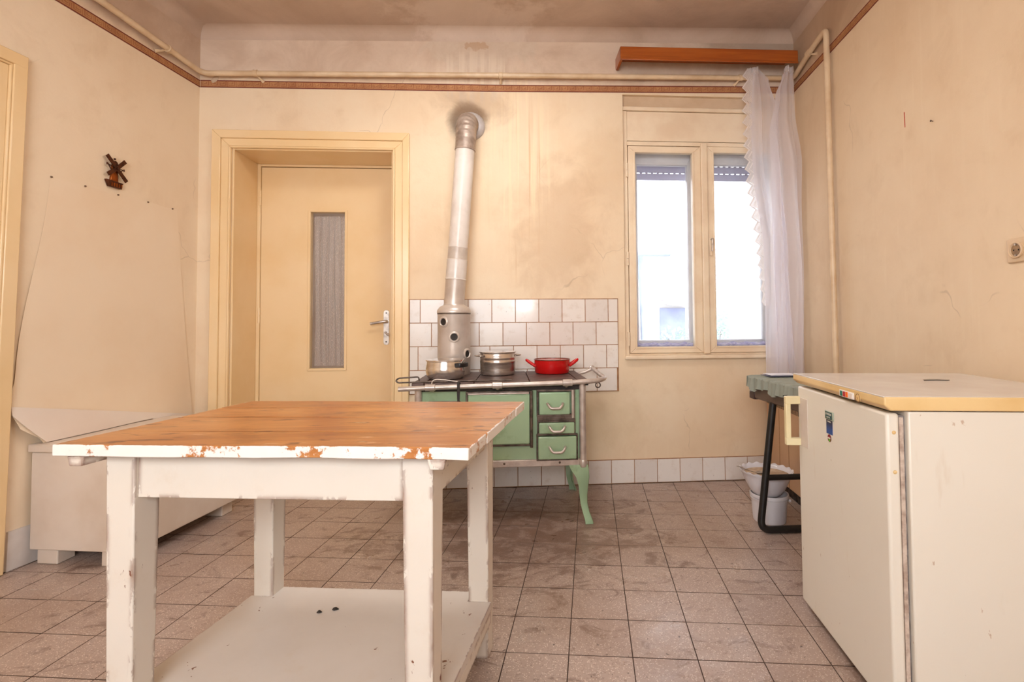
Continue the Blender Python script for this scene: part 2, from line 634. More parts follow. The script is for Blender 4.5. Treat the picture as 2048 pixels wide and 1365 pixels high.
def cove(pts, inward, name):
    """pts: wall line points (x,y); concave quarter round of radius r between wall and ceiling"""
    m = MB()
    r, k = 0.07, 6
    prof = []
    for i in range(k + 1):
        a = math.pi / 2 * i / k
        prof.append((r * (1 - math.sin(a)), r * (1 - math.cos(a))))      # (out from wall, down from ceiling) concave
    n = len(pts) - 1
    m.sheet(lambda u, v: (pts[round(u * n)][0] + inward[0] * prof[round(v * k)][0], pts[round(u * n)][1] + inward[1] * prof[round(v * k)][0],
                          ceil_z(pts[round(u * n)][0]) - prof[round(v * k)][1] + 0.001), n, k)
    return put(m, name, M_CEIL, ceiling, smooth=60)


cove([(-2.0 + 3.95 * i / 30, 0.0) for i in range(31)], (0, -1), 'cove')
cove([(left_x(-0.15 * i, 2.9), -0.15 * i) for i in range(31)], (1, 0), 'cove')
cove([(right_x(-0.15 * i), -0.15 * i) for i in range(31)], (-1, 0), 'cove')

# ---- floor: slab plus single terrazzo tiles on a grid parallel to the side walls
fl = MB().box(-3.2, 2.3, YF - 0.2, 0.6, -0.12, -0.0025)
floor = put(fl, 'floor', M_GROUT, kind='structure', label='floor of worn square terrazzo tiles with dark joints', cat='floor')
TS = 0.2
TO = (-0.034, -1.634)


def tile_pt(i, j):
    a, b = TS * i, TS * j
    return (TO[0] + a * CA + b * SA, TO[1] - a * SA + b * CA)


def chamfer_tile(m, poly, z0, z1, ch):
    """flat polygon tile with a chamfered rim"""
    n = len(poly)
    cx, cy = sum(p[0] for p in poly) / n, sum(p[1] for p in poly) / n
    ins = []
    for x, y in poly:
        d = max(1e-6, math.hypot(x - cx, y - cy))
        ins.append((x - (x - cx) / d * ch * 1.4, y - (y - cy) / d * ch * 1.4))
    v = [(x, y, z0) for x, y in poly] + [(x, y, z1 - ch) for x, y in poly] + [(x, y, z1) for x, y in ins]
    f = [tuple(range(2 * n, 3 * n))]
    for k in range(n):
        k2 = (k + 1) % n
        f += [(k, k2, n + k2, n + k), (n + k, n + k2, 2 * n + k2, 2 * n + k)]
    m.add(v, f)


gp = TS / 2 - 0.0010
tm = MB()
chamfer_tile(tm, [(-gp, -gp), (gp, -gp), (gp, gp), (-gp, gp)], -0.012, 0.0, 0.0007)
tile_me = tm.mesh('tile')
tile_me.materials.append(M_TERR)


def clip(poly, fn):
    out = []
    for a, b in zip(poly, poly[1:] + poly[:1]):
        da, db = fn(a), fn(b)
        if da >= 0:
            out.append(a)
        if (da >= 0) != (db >= 0):
            t = da / (da - db)
            out.append((a[0] + (b[0] - a[0]) * t, a[1] + (b[1] - a[1]) * t))
    return out


bounds = [lambda p: -0.012 - p[1], lambda p: p[0] - left_x(p[1], 0) - 0.012, lambda p: right_x(p[1]) - 0.004 - p[0], lambda p: p[1] - YF - 0.004]
rest = MB()
for j in range(-17, 11):
    for i in range(-15, 13):
        g2 = 0.005
        q = [tile_pt(i + g2, j + g2), tile_pt(i + 1 - g2, j + g2), tile_pt(i + 1 - g2, j + 1 - g2), tile_pt(i + g2, j + 1 - g2)]
        inside = all(fn(p) >= 0 for fn in bounds for p in q)
        dz = random.uniform(-0.0009, 0.0)
        c = tile_pt(i + 0.5, j + 0.5)
        if c[0] < -1.757 and c[1] > 0.2:
            continue
        if inside and j >= -3:
            share(tile_me, 'tile', (c[0], c[1], dz), -ANG, floor)
            continue
        for fn in bounds:
            q = clip(q, fn) if len(q) >= 3 else q
        if len(q) < 3:
            continue
        ar = abs(sum(a[0] * b[1] - b[0] * a[1] for a, b in zip(q, q[1:] + q[:1]))) / 2
        if ar < 0.0004:
            continue
        if j >= -3:
            mb = MB()
            chamfer_tile(mb, q, -0.012, dz, 0.0007)
            put(mb, 'tile', M_TERR, floor)
        else:
            chamfer_tile(rest, q, -0.012, dz, 0.0007)
put(rest, 'tile_field', M_TERR, floor, kind='stuff')

# ---- wallpaper border with a meander pattern
M_BORDER = simple('border_paper', (176, 118, 76), (160, 100, 64), 0.7, scale=14, world=True)
M_BORDRED = simple('border_edge_red', (126, 58, 42), (112, 50, 38), 0.7, scale=14, world=True)
M_BORDKEY = simple('border_key_ochre', (208, 158, 106), (194, 142, 92), 0.7, scale=14, world=True)


def border(name, along, length, h, label):
    """along(s, z, d) -> point: s metres along, z metres above lower edge, d metres off the wall"""
    root = thing(name, along(0, 0, 0), label, 'wallpaper border', kind='structure')
    nseg = 24

    def strip(m, s0, s1, z0, z1, d, k=1):
        for q in range(k):
            a, b = s0 + (s1 - s0) * q / k, s0 + (s1 - s0) * (q + 1) / k
            m.hexa([along(a, z0, 0.0002), along(b, z0, 0.0002), along(b, z0, d), along(a, z0, d), along(a, z1, 0.0002), along(b, z1, 0.0002), along(b, z1, d), along(a, z1, d)])
    m = MB()
    strip(m, 0, length, 0, h, 0.0012, nseg)
    put(m, 'paper_strip', M_BORDER, root)
    for z0 in (0, h - 0.006):
        m = MB()
        strip(m, 0, length, z0, z0 + 0.006, 0.0016, nseg)
        put(m, 'edge_line', M_BORDRED, root)
    m = MB()
    per, w = 0.0525, 0.0022
    a0, hh = 0.0095, h - 0.019
    s = 0.0
    pathA = [(0.04, 0), (0.04, 1), (0.80, 1), (0.80, 0.32), (0.36, 0.32), (0.36, 0.68), (0.58, 0.68)]
    pathB = [(0.20, 0), (1.04, 0)]
    pathC = [(0.20, 0), (0.20, 0.80), (0.64, 0.80)]
    while s + per < length:
        for path in (pathA, pathB, pathC):
            for (x0, y0), (x1, y1) in zip(path, path[1:]):
                sa, sb = s + min(x0, x1) * per, s + max(x0, x1) * per
                za, zb = a0 + min(y0, y1) * hh, a0 + max(y0, y1) * hh
                q = [(sa - w / 2, za - w / 2), (sb + w / 2, za - w / 2), (sb + w / 2, zb + w / 2), (sa - w / 2, zb + w / 2)]
                m.add([along(a, b, 0.0019) for a, b in q], [(0, 1, 2, 3)])
        s += per
    put(m, 'meander_print', M_BORDKEY, root)


def _bz(x):
    return 2.529 + (0.018 * (x + 1.954) / 1.83 if x < -0.123 else 0.018 + 0.035 * (x + 0.123) / 1.75)


border('trim_1', lambda s, z, d: (-1.954 + s, -d, _bz(-1.954 + s) + z), 3.855, 0.047, 'brown meander wallpaper border under the pipe on the wall with the window')
border('trim_2', lambda s, z, d: (left_x(-s, 2.53) + d, -s, 2.529 + z), 4.6, 0.046, 'brown meander wallpaper border on the wall with the windmill')
border('trim_3', lambda s, z, d: (right_x(-s) - d, -s, 2.598 + 0.006 * s + z), 4.6, 0.047, 'brown meander wallpaper border on the wall with the socket')

# ---- glazed wall tiles: splashback and skirting rows
def wall_tile_row(parent, x0, x1, z0, z1, joint, w=0.1505, ynorm=0.0):
    e = 0.0014
    k0 = math.floor((x0 - joint) / w)
    x = joint + k0 * w
    while x < x1:
        a, b = max(x, x0) + e, min(x + w, x1) - e
        x += w
        if b - a < 0.006:
            continue
        m = MB()
        t = 0.0068 + random.uniform(-0.0008, 0.0008)
        m.hexa([(a, -0.001, z0 + e), (b, -0.001, z0 + e), (b, -0.001, z1 - e), (a, -0.001, z1 - e),
                (a + .0012, -t, z0 + e + .0012), (b - .0012, -t, z0 + e + .0012), (b - .0012, -t, z1 - e - .0012), (a + .0012, -t, z1 - e - .0012)])
        put(m, 'tile', M_GLAZE, parent)


spl = thing('wall_tiles', (0, 0, 0.597), 'block of white glazed tiles on the wall behind the stove', 'wall tiles', kind='structure')
put(MB().box(-0.668, 0.670, -0.0045, 0.0, 0.594, 1.197), 'joint_bed', M_TGROUT, spl)
for k, jt in enumerate((0.527, 0.591, 0.524, 0.604)):
    z0 = 0.597 + k * 0.1494
    wall_tile_row(spl, -0.666, 0.668 if k else 0.660, z0, z0 + 0.1494, jt)
skb = thing('baseboard_back', (0, 0, 0), 'row of white glazed skirting tiles under the window and behind the stove', 'baseboard', kind='structure')
put(MB().box(-0.655, 1.885, -0.0045, 0.0, 0.0, 0.1545), 'joint_bed', M_TGROUT, skb)
wall_tile_row(skb, -0.655, 1.885, 0.002, 0.1525, 0.314)
skl = thing('baseboard_left', (left_x(-0.5, 0), -0.5, 0), 'white painted skirting strip beside the white chest', 'baseboard', kind='structure')
M_SKIRT = simple('white_skirting', (226, 218, 212), (206, 196, 188), 0.4, scale=5, world=True)
for k in range(6):
    ya, yb = -0.02 - 0.1525 * k, -0.02 - 0.1525 * (k + 1) + 0.0015
    if k == 5:
        yb = -0.925
    m = MB()
    m.hexa([(left_x(ya, 0) - .004, ya, 0), (left_x(yb, 0) - .004, yb, 0), (left_x(yb, 0) + .009, yb, 0), (left_x(ya, 0) + .009, ya, 0),
            (left_x(ya, .168) - .004, ya, .168), (left_x(yb, .168) - .004, yb, .168), (left_x(yb, .168) + .008, yb, .168), (left_x(ya, .168) + .008, ya, .168)])
    put(m, 'tile', M_SKIRT, skl)


# ------------------------------------------------------------------ glass and sheer cloth
def _glass(name, tint=(1, 1, 1), refl=0.08):
    g = NT(name)
    tr = g.n('ShaderNodeBsdfTransparent')
    tr.inputs['Color'].default_value = (*tint, 1)
    gl = g.n('ShaderNodeBsdfGlossy')
    gl.inputs['Roughness'].default_value = 0.02
    fr = g.n('ShaderNodeFresnel')
    fr.inputs['IOR'].default_value = 1.45
    mx = g.n('ShaderNodeMixShader')
    g.put(mx.inputs[0], fr.outputs[0])
    g.t.links.new(tr.outputs[0], mx.inputs[1])
    g.t.links.new(gl.outputs[0], mx.inputs[2])
    g.t.links.new(mx.outputs[0], g.out.inputs['Surface'])
    return g.m


M_GLASS = _glass('window_glass', (0.975, 0.975, 0.985))


def _sheer(name, col, opacity, pattern=None, trans=0.5):
    g = NT(name)
    v = g.obj()
    df = g.n('ShaderNodeBsdfDiffuse')
    df.inputs['Color'].default_value = rgba(col)
    tl = g.n('ShaderNodeBsdfTranslucent')
    tl.inputs['Color'].default_value = rgba(col)
    m1 = g.n('ShaderNodeMixShader')
    m1.inputs[0].default_value = trans
    g.t.links.new(df.outputs[0], m1.inputs[1])
    g.t.links.new(tl.outputs[0], m1.inputs[2])
    tr = g.n('ShaderNodeBsdfTransparent')
    m2 = g.n('ShaderNodeMixShader')
    op = opacity
    if pattern == 'lace':
        s = g.sep(v)
        a = g.math('SINE', g.math('MULTIPLY', g.math('ADD', s[0], s[1]), 900))
        b = g.math('SINE', g.math('MULTIPLY', s[2], 900))
        hole = g.ramp(g.math('MULTIPLY', a, b), 0.1, 0.45)
        op = g.math('SUBTRACT', opacity, g.math('MULTIPLY', hole, 0.5))
    elif pattern == 'flower':
        sp = g.voro(g.mapped(v, (1, 1, 1)), 90.0)
        s = g.sep(v)
        wv = g.math('SINE', g.math('ADD', g.math('MULTIPLY', s[0], 420), g.math('MULTIPLY', g.math('SINE', g.math('MULTIPLY', s[2], 150)), 2.2)))
        dot = g.math('MAXIMUM', g.ramp(sp, 0.28, 0.2), g.math('MULTIPLY', g.ramp(wv, 0.8, 0.98), 0.55))
        op = g.math('ADD', opacity, g.math('MULTIPLY', dot, 0.30))
    g.put(m2.inputs[0], op)
    g.t.links.new(tr.outputs[0], m2.inputs[1])
    g.t.links.new(m1.outputs[0], m2.inputs[2])
    g.t.links.new(m2.outputs[0], g.out.inputs['Surface'])
    return g.m


M_SHEER = _sheer('sheer_voile', (248, 245, 251), 0.70, trans=0.6)
M_LACE = _sheer('lace_trim_cloth', (244, 238, 236), 0.92, 'lace')
M_DOORLACE = _sheer('door_lace', (244, 232, 222), 0.56, 'flower')

# ------------------------------------------------------------------ door in the back wall
d1 = thing('door_1', (-1.26, 0.15, 0), 'cream gloss door with a tall narrow glass pane, set deep in its frame', 'door', kind='structure')
CW0 = 0.112                                     # casing width


def casing(m, x0, x1, z1, w, y_out, y_in=0.0, z0=0.0):
    """mitred U of flat casing around an opening x0..x1 below z1; w = width outwards"""
    m.hexa([(x0 - w, y_in, z0), (x0, y_in, z0), (x0, y_in, z1), (x0 - w, y_in, z1 + w), (x0 - w, y_out, z0), (x0, y_out, z0), (x0, y_out, z1), (x0 - w, y_out, z1 + w)])


def bar(m, p, y0, y1):
    m.hexa([(x, y0, z) for x, z in p] + [(x, y1, z) for x, z in p])


for nm, w0, w1, yo in (('casing_outer', 0.060, CW0, -0.026), ('casing_inner', 0.012, 0.060, -0.017), ('casing_bead', 0.0, 0.012, -0.022)):
    a, b, t = DX0, DX1, DZ1 - 0.006
    for nm2, poly in (('left', [(a - w1, 0), (a - w0, 0), (a - w0, t + w0), (a - w1, t + w1)]),
                      ('right', [(b + w0, 0), (b + w1 - (0.010 if w1 == CW0 else 0), 0), (b + w1 - (0.010 if w1 == CW0 else 0), t + w1), (b + w0, t + w0)]),
                      ('top', [(a - w1, t + w1), (a - w0, t + w0), (b + w0, t + w0), (b + w1 - (0.010 if w1 == CW0 else 0), t + w1)])):
        m = MB()
        bar(m, poly, -0.0005, yo)
        put(m, nm, M_PAINT, d1, bevel=0.004)
LD = 0.30
for m, nm in ((MB().box(DX0, DX0 + 0.012, 0.0, WT, 0, DZ1), 'jamb_lining'), (MB().box(DX1 - 0.012, DX1, 0.0, WT, 0, DZ1), 'jamb_lining'), (MB().box(DX0 + .012, DX1 - .012, 0.0, WT, DZ1 - 0.014, DZ1), 'head_lining')):
    put(m, nm, M_PAINT, d1, bevel=0.002)
for m, nm in ((MB().box(DX0 + 0.012, DX0 + 0.034, LD - 0.012, LD + 0.05, 0, DZ1 - .014), 'stop_rail'), (MB().box(DX1 - 0.034, DX1 - .012, LD - 0.012, LD + 0.05, 0, DZ1 - .014), 'stop_rail'), (MB().box(DX0 + .034, DX1 - .034, LD - 0.012, LD + 0.05, 2.122, DZ1 - .014), 'stop_rail')):
    put(m, nm, M_PAINT, d1, bevel=0.003)
# leaf with a hole for the pane
GX0, GX1, GZ0, GZ1 = -1.394, -1.166, 0.742, 1.812
lf = MB()
LX0, LX1, LZ1 = DX0 + 0.036, DX1 - 0.036, 2.118
for (a, b, c, e) in ((LX0, GX0, 0.012, LZ1), (GX1, LX1, 0.012, LZ1), (GX0, GX1, 0.012, GZ0), (GX0, GX1, GZ1, LZ1)):
    lf.box(a, b, LD, LD + 0.042, c, e)
leaf = put(lf, 'leaf', M_PAINT, d1)
bd = MB()
w = 0.016
for poly in ([(GX0 - w, GZ0 - w), (GX0, GZ0), (GX0, GZ1), (GX0 - w, GZ1 + w)], [(GX1, GZ0), (GX1 + w, GZ0 - w), (GX1 + w, GZ1 + w), (GX1, GZ1)],
             [(GX0 - w, GZ1 + w), (GX0, GZ1), (GX1, GZ1), (GX1 + w, GZ1 + w)], [(GX0 - w, GZ0 - w), (GX1 + w, GZ0 - w), (GX1, GZ0), (GX0, GZ0)]):
    bar(bd, poly, LD, LD - 0.007)
put(bd, 'glazing_bead', M_PAINT, leaf, bevel=0.002)
put(MB().box(GX0, GX1, LD + 0.016, LD + 0.020, GZ0, GZ1), 'pane', M_GLASS, leaf)
lc = MB()
lc.sheet(lambda u, v: (GX0 + 0.008 + 0.22 * u + 0.006 * math.sin(5 * v + 7 * u), LD + 0.052 + 0.007 * math.sin(u * 30 + 1.5 * math.sin(v * 3)) + 0.004 * math.sin(u * 67), GZ0 + 0.012 + (GZ1 - GZ0 - 0.03) * v), 60, 30)
put(lc, 'lace_curtain', M_DOORLACE, leaf, smooth=80, label='patterned lace net behind the glass')
for uu in (0.22, 0.45, 0.62, 0.80):
    gt = MB()
    gt.tube([(GX0 + 0.008 + 0.22 * uu + 0.010 * math.sin(2.2 * t + uu * 9) * t, LD + 0.047, GZ0 + 0.012 + (GZ1 - GZ0 - 0.03) * (1 - t)) for t in [k / 8 for k in range(9)]], 0.005, 6, flat=0.4)
    put(gt, 'lace_fold', _sheer('door_lace_fold', (236, 230, 226), 0.5), leaf, smooth=80)
put(MB().tube([(GX0 - 0.02, LD + 0.055, GZ1 + 0.012), (GX1 + 0.02, LD + 0.055, GZ1 + 0.012)], 0.004, 8), 'curtain_wire', M_STEEL, leaf, smooth=60)
for hz in (1.905, 1.105):
    h = MB()
    h.tube([(LX0 - 0.006, LD - 0.008, hz - 0.052), (LX0 - 0.006, LD - 0.008, hz - 0.001)], 0.0085, 10)
    h.tube([(LX0 - 0.006, LD - 0.008, hz + 0.001), (LX0 - 0.006, LD - 0.008, hz + 0.052)], 0.0085, 10)
    put(h, 'hinge', M_PAINT, d1, smooth=40)
# handle plate, lever and key
hp = MB()
hx, n = -0.884, 10
pl_ = [(hx + 0.019 * math.cos(math.pi + math.pi * k / n), 0.915 + 0.019 * math.sin(math.pi + math.pi * k / n)) for k in range(n + 1)] + [(hx + 0.019 * math.cos(math.pi * k / n), 1.118 + 0.019 * math.sin(math.pi * k / n)) for k in range(n + 1)]
hp.prism(pl_, lambda a, b, t: (a, LD - t, b), 0.0, 0.005)
plate = put(hp, 'handle_plate', M_STEEL, leaf, bevel=0.0012, label='steel plate with lever and key')
lv = MB()
lv.tube([(hx + .003, LD - 0.004, 1.058), (hx + .003, LD - 0.045, 1.058), (hx - 0.012, LD - 0.050, 1.057), (hx - 0.05, LD - 0.050, 1.051), (hx - 0.095, LD - 0.048, 1.043)], [0.012, 0.011, 0.0095, 0.0085, 0.0105], 12)
put(lv, 'lever', M_STEEL, plate, smooth=50)
ky = MB()
ky.lathe([(0.0, 0.0), (0.012, 0.0), (0.012, 0.012), (0.0, 0.012)], (hx, LD - 0.017, 0.972), 14, axis='y')
ky.tube([(hx - 0.004, LD - 0.022, 0.984), (hx + 0.022, LD - 0.024, 0.962)], 0.007, 8)
put(ky, 'key', M_STEEL, plate, smooth=40)
for z in (0.918, 1.116):
    put(MB().lathe([(0.0, 0.0), (0.005, 0.0), (0.0045, 0.0015), (0.0, 0.002)], (hx, LD - 0.007, z), 10, axis='y'), 'screw', M_BLACK, plate, smooth=40)

# dim room behind that door
hall = MB()
hall.box(-2.6, -0.3, 2.2, 2.3, 0, 2.6)
hall.box(-2.6, -2.5, WT, 2.2, 0, 2.6)
hall.box(-0.4, -0.3, WT, 2.2, 0, 2.6)
hall.box(-2.6, -0.3, WT, 2.3, 2.6, 2.7)
hall.box(-2.6, -0.3, WT, 2.3, -0.12, -0.005)
put(hall, 'wall_hall', simple('hall_paint', (206, 188, 172), (190, 170, 154), 0.6, scale=3), kind='structure', label='dim greyish room seen through the pane of the door', cat='wall')
area = area_light('hall_fill_light', (-1.0, 1.4, 2.4), (-1.2, 1.4, 0), 0.3, 0.3, 16, (1, 0.95, 0.9))  # unseen light added to brighten the room behind the pane

# ------------------------------------------------------------------ second door, only its frame edge is in view
d2 = thing('door_2', (left_x(-1.5, 0), -1.5, 0), 'edge of a cream door frame on the wall with the windmill', 'door', kind='structure')


def LWp(y, z, d):
    return (left_x(y, z) + d, y, z)


def left_prism(m, ya0, ya1, yb0, yb1, z0, z1, d0, d1_):
    """vertical board on the left wall: at z0 spans ya0..yb0, at z1 spans ya1..yb1"""
    m.hexa([LWp(ya0, z0, d0), LWp(yb0, z0, d0), LWp(yb0, z0, d1_), LWp(ya0, z0, d1_), LWp(ya1, z1, d0), LWp(yb1, z1, d0), LWp(yb1, z1, d1_), LWp(ya1, z1, d1_)])


for nm, o0, o1, dd in (('casing_outer', 0.0, 0.052, 0.026), ('casing_bead', 0.052, 0.062, 0.022), ('casing_inner', 0.062, 0.105, 0.016)):
    m = MB()
    left_prism(m, -0.948 - o0, -0.978 - o0, -0.948 - o1, -0.978 - o1, 0, 2.203 - o0, -0.004, dd)
    put(m, nm, M_PAINT, d2, bevel=0.003)
    m = MB()
    m.hexa([LWp(-0.978 - o0, 2.203 - o1, -.004), LWp(-2.0, 2.203 - o1, -.004), LWp(-2.0, 2.203 - o1, dd), LWp(-0.978 - o0, 2.203 - o1, dd),
            LWp(-0.978 - o0, 2.203 - o0, -.004), LWp(-2.0, 2.203 - o0, -.004), LWp(-2.0, 2.203 - o0, dd), LWp(-0.978 - o0, 2.203 - o0, dd)])
    put(m, nm, M_PAINT, d2, bevel=0.003)
m = MB()
left_prism(m, -1.053, -1.083, -1.90, -1.90, 0, 2.10, -0.004, 0.008)
put(m, 'leaf', M_PAINT, d2)
m = MB()
left_prism(m, -1.895, -1.895, -2.0, -2.0, 0, 2.203, -0.004, 0.024)
put(m, 'casing_outer', M_PAINT, d2, bevel=0.003)

# ------------------------------------------------------------------ window: double casement with roller shutter
w1 = thing('window_1', (1.267, 0.1, WZ0), 'cream double casement window with a shutter box panel above', 'window', kind='structure')
YB = 0.022                                         # face of the frame, slightly behind the wall
put(MB().box(WX0, WX1, YB, 0.10, 2.455, WZ1), 'head_board', simple('stained_head_plaster', (214, 188, 158), (196, 166, 134), 0.6, scale=4, bump=0.2, bscale=20), w1, bevel=0.004)
put(MB().box(WX0, WX1, YB - 0.012, 0.06, 2.452, 2.478), 'head_moulding', M_PAINTW, w1, bevel=0.005)
put(MB().box(0.750, 1.788, YB + 0.004, 0.045, 2.252, 2.450), 'shutter_box_panel', M_PAINTW, w1, bevel=0.002)
put(MB().box(0.7515, 1.7865, YB + 0.012, 0.10, 2.249, 2.452), 'box_back', M_DARKHOLE, w1)
put(MB().box(0.7505, 1.7875, YB, 0.10, 2.220, 2.248), 'head_rail', M_PAINTW, w1, bevel=0.003)
put(MB().box(WX0 + .0005, 0.750, YB, 0.10, WZ0 + .0005, 2.4515), 'jamb', M_PAINTW, w1, bevel=0.004)
put(MB().box(1.788, WX1 - .0005, YB, 0.10, WZ0 + .0005, 2.4515), 'jamb', M_PAINTW, w1, bevel=0.004)
put(MB().box(0.7505, 1.7875, YB + 0.006, 0.10, WZ0 + .001, 0.834), 'bottom_rail', M_PAINTW, w1, bevel=0.003)
put(MB().box(1.246, 1.290, YB - 0.018, 0.06, 0.828, 2.240), 'centre_cover_strip', M_PAINTW, w1, bevel=0.007, seg=3)
put(MB().box(0.712, 1.835, -0.030, 0.03, 0.797, 0.822), 'sill', M_PAINTW, w1, bevel=0.008, seg=3)


def sash(name, x0, x1, gx0, gx1, y0, y1, z0, z1, gz0, gz1, mat, gl=True):
    m = MB()
    for poly in ([(x0, z0), (gx0, gz0), (gx0, gz1), (x0, z1)], [(gx1, gz0), (x1, z0), (x1, z1), (gx1, gz1)], [(x0, z1), (gx0, gz1), (gx1, gz1), (x1, z1)], [(x0, z0), (x1, z0), (gx1, gz0), (gx0, gz0)]):
        bar(m, poly, y0, y1)
    s = put(m, name, mat, w1, bevel=0.004)
    b = MB()
    w = 0.012
    for poly in ([(gx0 - w, gz0 - w), (gx0, gz0), (gx0, gz1), (gx0 - w, gz1 + w)], [(gx1, gz0), (gx1 + w, gz0 - w), (gx1 + w, gz1 + w), (gx1, gz1)],
                 [(gx0 - w, gz1 + w), (gx0, gz1), (gx1, gz1), (gx1 + w, gz1 + w)], [(gx0 - w, gz0 - w), (gx1 + w, gz0 - w), (gx1, gz0), (gx0, gz0)]):
        bar(b, poly, y0 - 0.004, y0 + 0.002)
    put(b, 'glazing_bead', mat, s, bevel=0.002)
    if gl:
        ym = (y0 + y1) / 2
        put(MB().box(gx0 - 0.003, gx1 + 0.003, ym - 0.0015, ym + 0.0015, gz0 - 0.003, gz1 + 0.003), 'pane', M_GLASS, s)
    return s


sL = sash('inner_sash', 0.753, 1.246, 0.800, 1.188, YB - 0.006, YB + 0.034, 0.836, 2.214, 0.878, 2.170, M_PAINTW)
sR = sash('inner_sash', 1.290, 1.785, 1.336, 1.736, YB - 0.006, YB + 0.034, 0.836, 2.218, 0.878, 2.176, M_PAINTW)
# casing between the two layers and the outer sashes
for m in (MB().box(0.750, 0.775, 0.10, 0.20, WZ0, 2.24), MB().box(1.765, 1.788, 0.10, 0.20, WZ0, 2.24), MB().box(0.750, 1.788, 0.10, 0.20, 2.205, 2.245), MB().box(1.238, 1.300, 0.10, 0.20, WZ0, 2.24), MB().box(0.750, 1.788, 0.10, 0.20, WZ0, 0.862)):
    put(m, 'box_lining', M_WHITEW, w1, bevel=0.002)
sash('outer_sash', 0.775, 1.238, 0.842, 1.196, 0.145, 0.185, 0.862, 2.205, 0.916, 2.128, M_WHITEW)
sash('outer_sash', 1.300, 1.765, 1.372, 1.716, 0.145, 0.185, 0.862, 2.205, 0.916, 2.134, M_WHITEW)
put(MB().box(WX0, 0.80, 0.20, WT, WZ0, WZ1), 'reveal', M_WHITEW, w1)
put(MB().box(1.74, WX1, 0.20, WT, WZ0, WZ1), 'reveal', M_WHITEW, w1)
put(MB().box(0.80, 1.74, 0.20, WT, WZ0, 0.885), 'outer_sill', M_WHITEW, w1)
put(MB().box(0.80, 1.74, 0.26, WT, 2.17, WZ1), 'shutter_housing', M_WHITEW, w1)
M_SLAT = _sheer('shutter_slat', (214, 212, 226), 1.0, trans=0.35)
for z0, z1 in ((2.152, 2.20), (2.100, 2.146), (2.046, 2.094)):
    put(MB().box(0.802, 1.738, 0.236, 0.246, z0, z1), 'slat', M_SLAT, w1, bevel=0.003)
for z0 in (2.146, 2.094):
    x = 0.806
    while x < 1.73:
        put(MB().box(x, x + 0.016, 0.238, 0.244, z0 - 0.001, z0 + 0.007), 'slat_link', M_SLAT, w1)
        x += 0.0405
M_RAG = simple('crumpled_draught_rag', (176, 170, 214), (232, 226, 240), 0.8, scale=30, stretch=(1, 3, 6))
for x0, x1 in ((0.79, 1.20), (1.33, 1.75)):
    m = MB()
    m.tube([(x0 + (x1 - x0) * k / 14, 0.095 + 0.008 * math.sin(k * 2.1), 0.884 + 0.004 * math.sin(k * 1.7)) for k in range(15)], [0.018 + 0.005 * math.sin(k * 2.7) for k in range(15)], 8, flat=0.9)
    put(m, 'draught_roll', M_RAG, w1, smooth=70)
for hx_, zl in ((0.744, (2.05, 1.46, 0.93)), (1.796, (2.05, 1.46, 0.93))):
    for z in zl:
        h = MB()
        h.tube([(hx_, YB - 0.006, z - 0.045), (hx_, YB - 0.006, z - 0.001)], 0.0075, 10)
        h.tube([(hx_, YB - 0.006, z + 0.001), (hx_, YB - 0.006, z + 0.045)], 0.0075, 10)
        put(h, 'hinge', M_PAINTW, w1, smooth=40)
hd = MB().box(1.296, 1.318, YB - 0.012, YB - 0.004, 1.48, 1.60)
hplate = put(hd, 'handle_plate', M_PAINTW, w1, bevel=0.004)
put(MB().tube([(1.307, YB - 0.012, 1.588), (1.307, YB - 0.040, 1.588), (1.305, YB - 0.044, 1.57), (1.300, YB - 0.044, 1.505)], [0.007, 0.007, 0.0075, 0.006], 10), 'handle', M_STEEL, hplate, smooth=50, label='small steel window handle')

# ------------------------------------------------------------------ heating pipe round the room
PR = 0.0168


def bend(pts, r=0.05, n=6):
    """round the corners of a polyline"""
    P = [Vector(p) for p in pts]
    out = [P[0]]
    for a, b, c in zip(P, P[1:], P[2:]):
        u, v = (a - b), (c - b)
        k = min(r, u.length * 0.45, v.length * 0.45)
        p0, p1 = b + u.normalized() * k, b + v.normalized() * k
        for i in range(n + 1):
            t = i / n
            out.append(p0 * (1 - t) ** 2 + b * 2 * t * (1 - t) + p1 * t * t)
    out.append(P[-1])
    return out


pipe = thing('heating_pipe', (0, -0.05, 2.6), 'cream painted heating pipe running along three walls above the border', 'pipe')
pp = [(left_x(-4.4, 2.63) + 0.05, -4.4, 2.66), (left_x(-0.7, 2.63) + 0.046, -0.7, 2.634), (left_x(-0.05, 2.63) + 0.050, -0.048, 2.597), (-0.09, -0.045, 2.636), (1.517, -0.045, 2.664), (right_x(-0.05) - 0.024, -0.046, 2.672),
      (right_x(-0.28) - 0.026, -0.28, 2.715), (right_x(-0.515) - 0.030, -0.515, 2.735), (right_x(-0.53) - 0.036, -0.53, 2.0), (right_x(-0.55) - 0.040, -0.548, 0.9), (right_x(-0.55) - 0.038, -0.548, 0.62)]
pm = MB()
pm.tube(bend(pp, 0.045, 6), PR, 14)
put(pm, 'pipe_run', M_PIPE, pipe, smooth=50)


def clamp(x, y, z, d, wall):
    m = MB()
    fr = Vector(d).normalized().to_track_quat('Z', 'Y').to_matrix()
    m.lathe([(PR, -0.013), (PR + 0.005, -0.011), (PR + 0.003, 0.0), (PR + 0.005, 0.011), (PR, 0.013)], (x, y, z), 14, frame=fr)
    m.tube([(x, y, z), ((x + wall[0]) / 2, (y + wall[1]) / 2, z - 0.020), (wall[0], wall[1], z - 0.032)], [0.006, 0.006, 0.011], 8)
    put(m, 'clamp', M_PIPE, pipe, smooth=50)


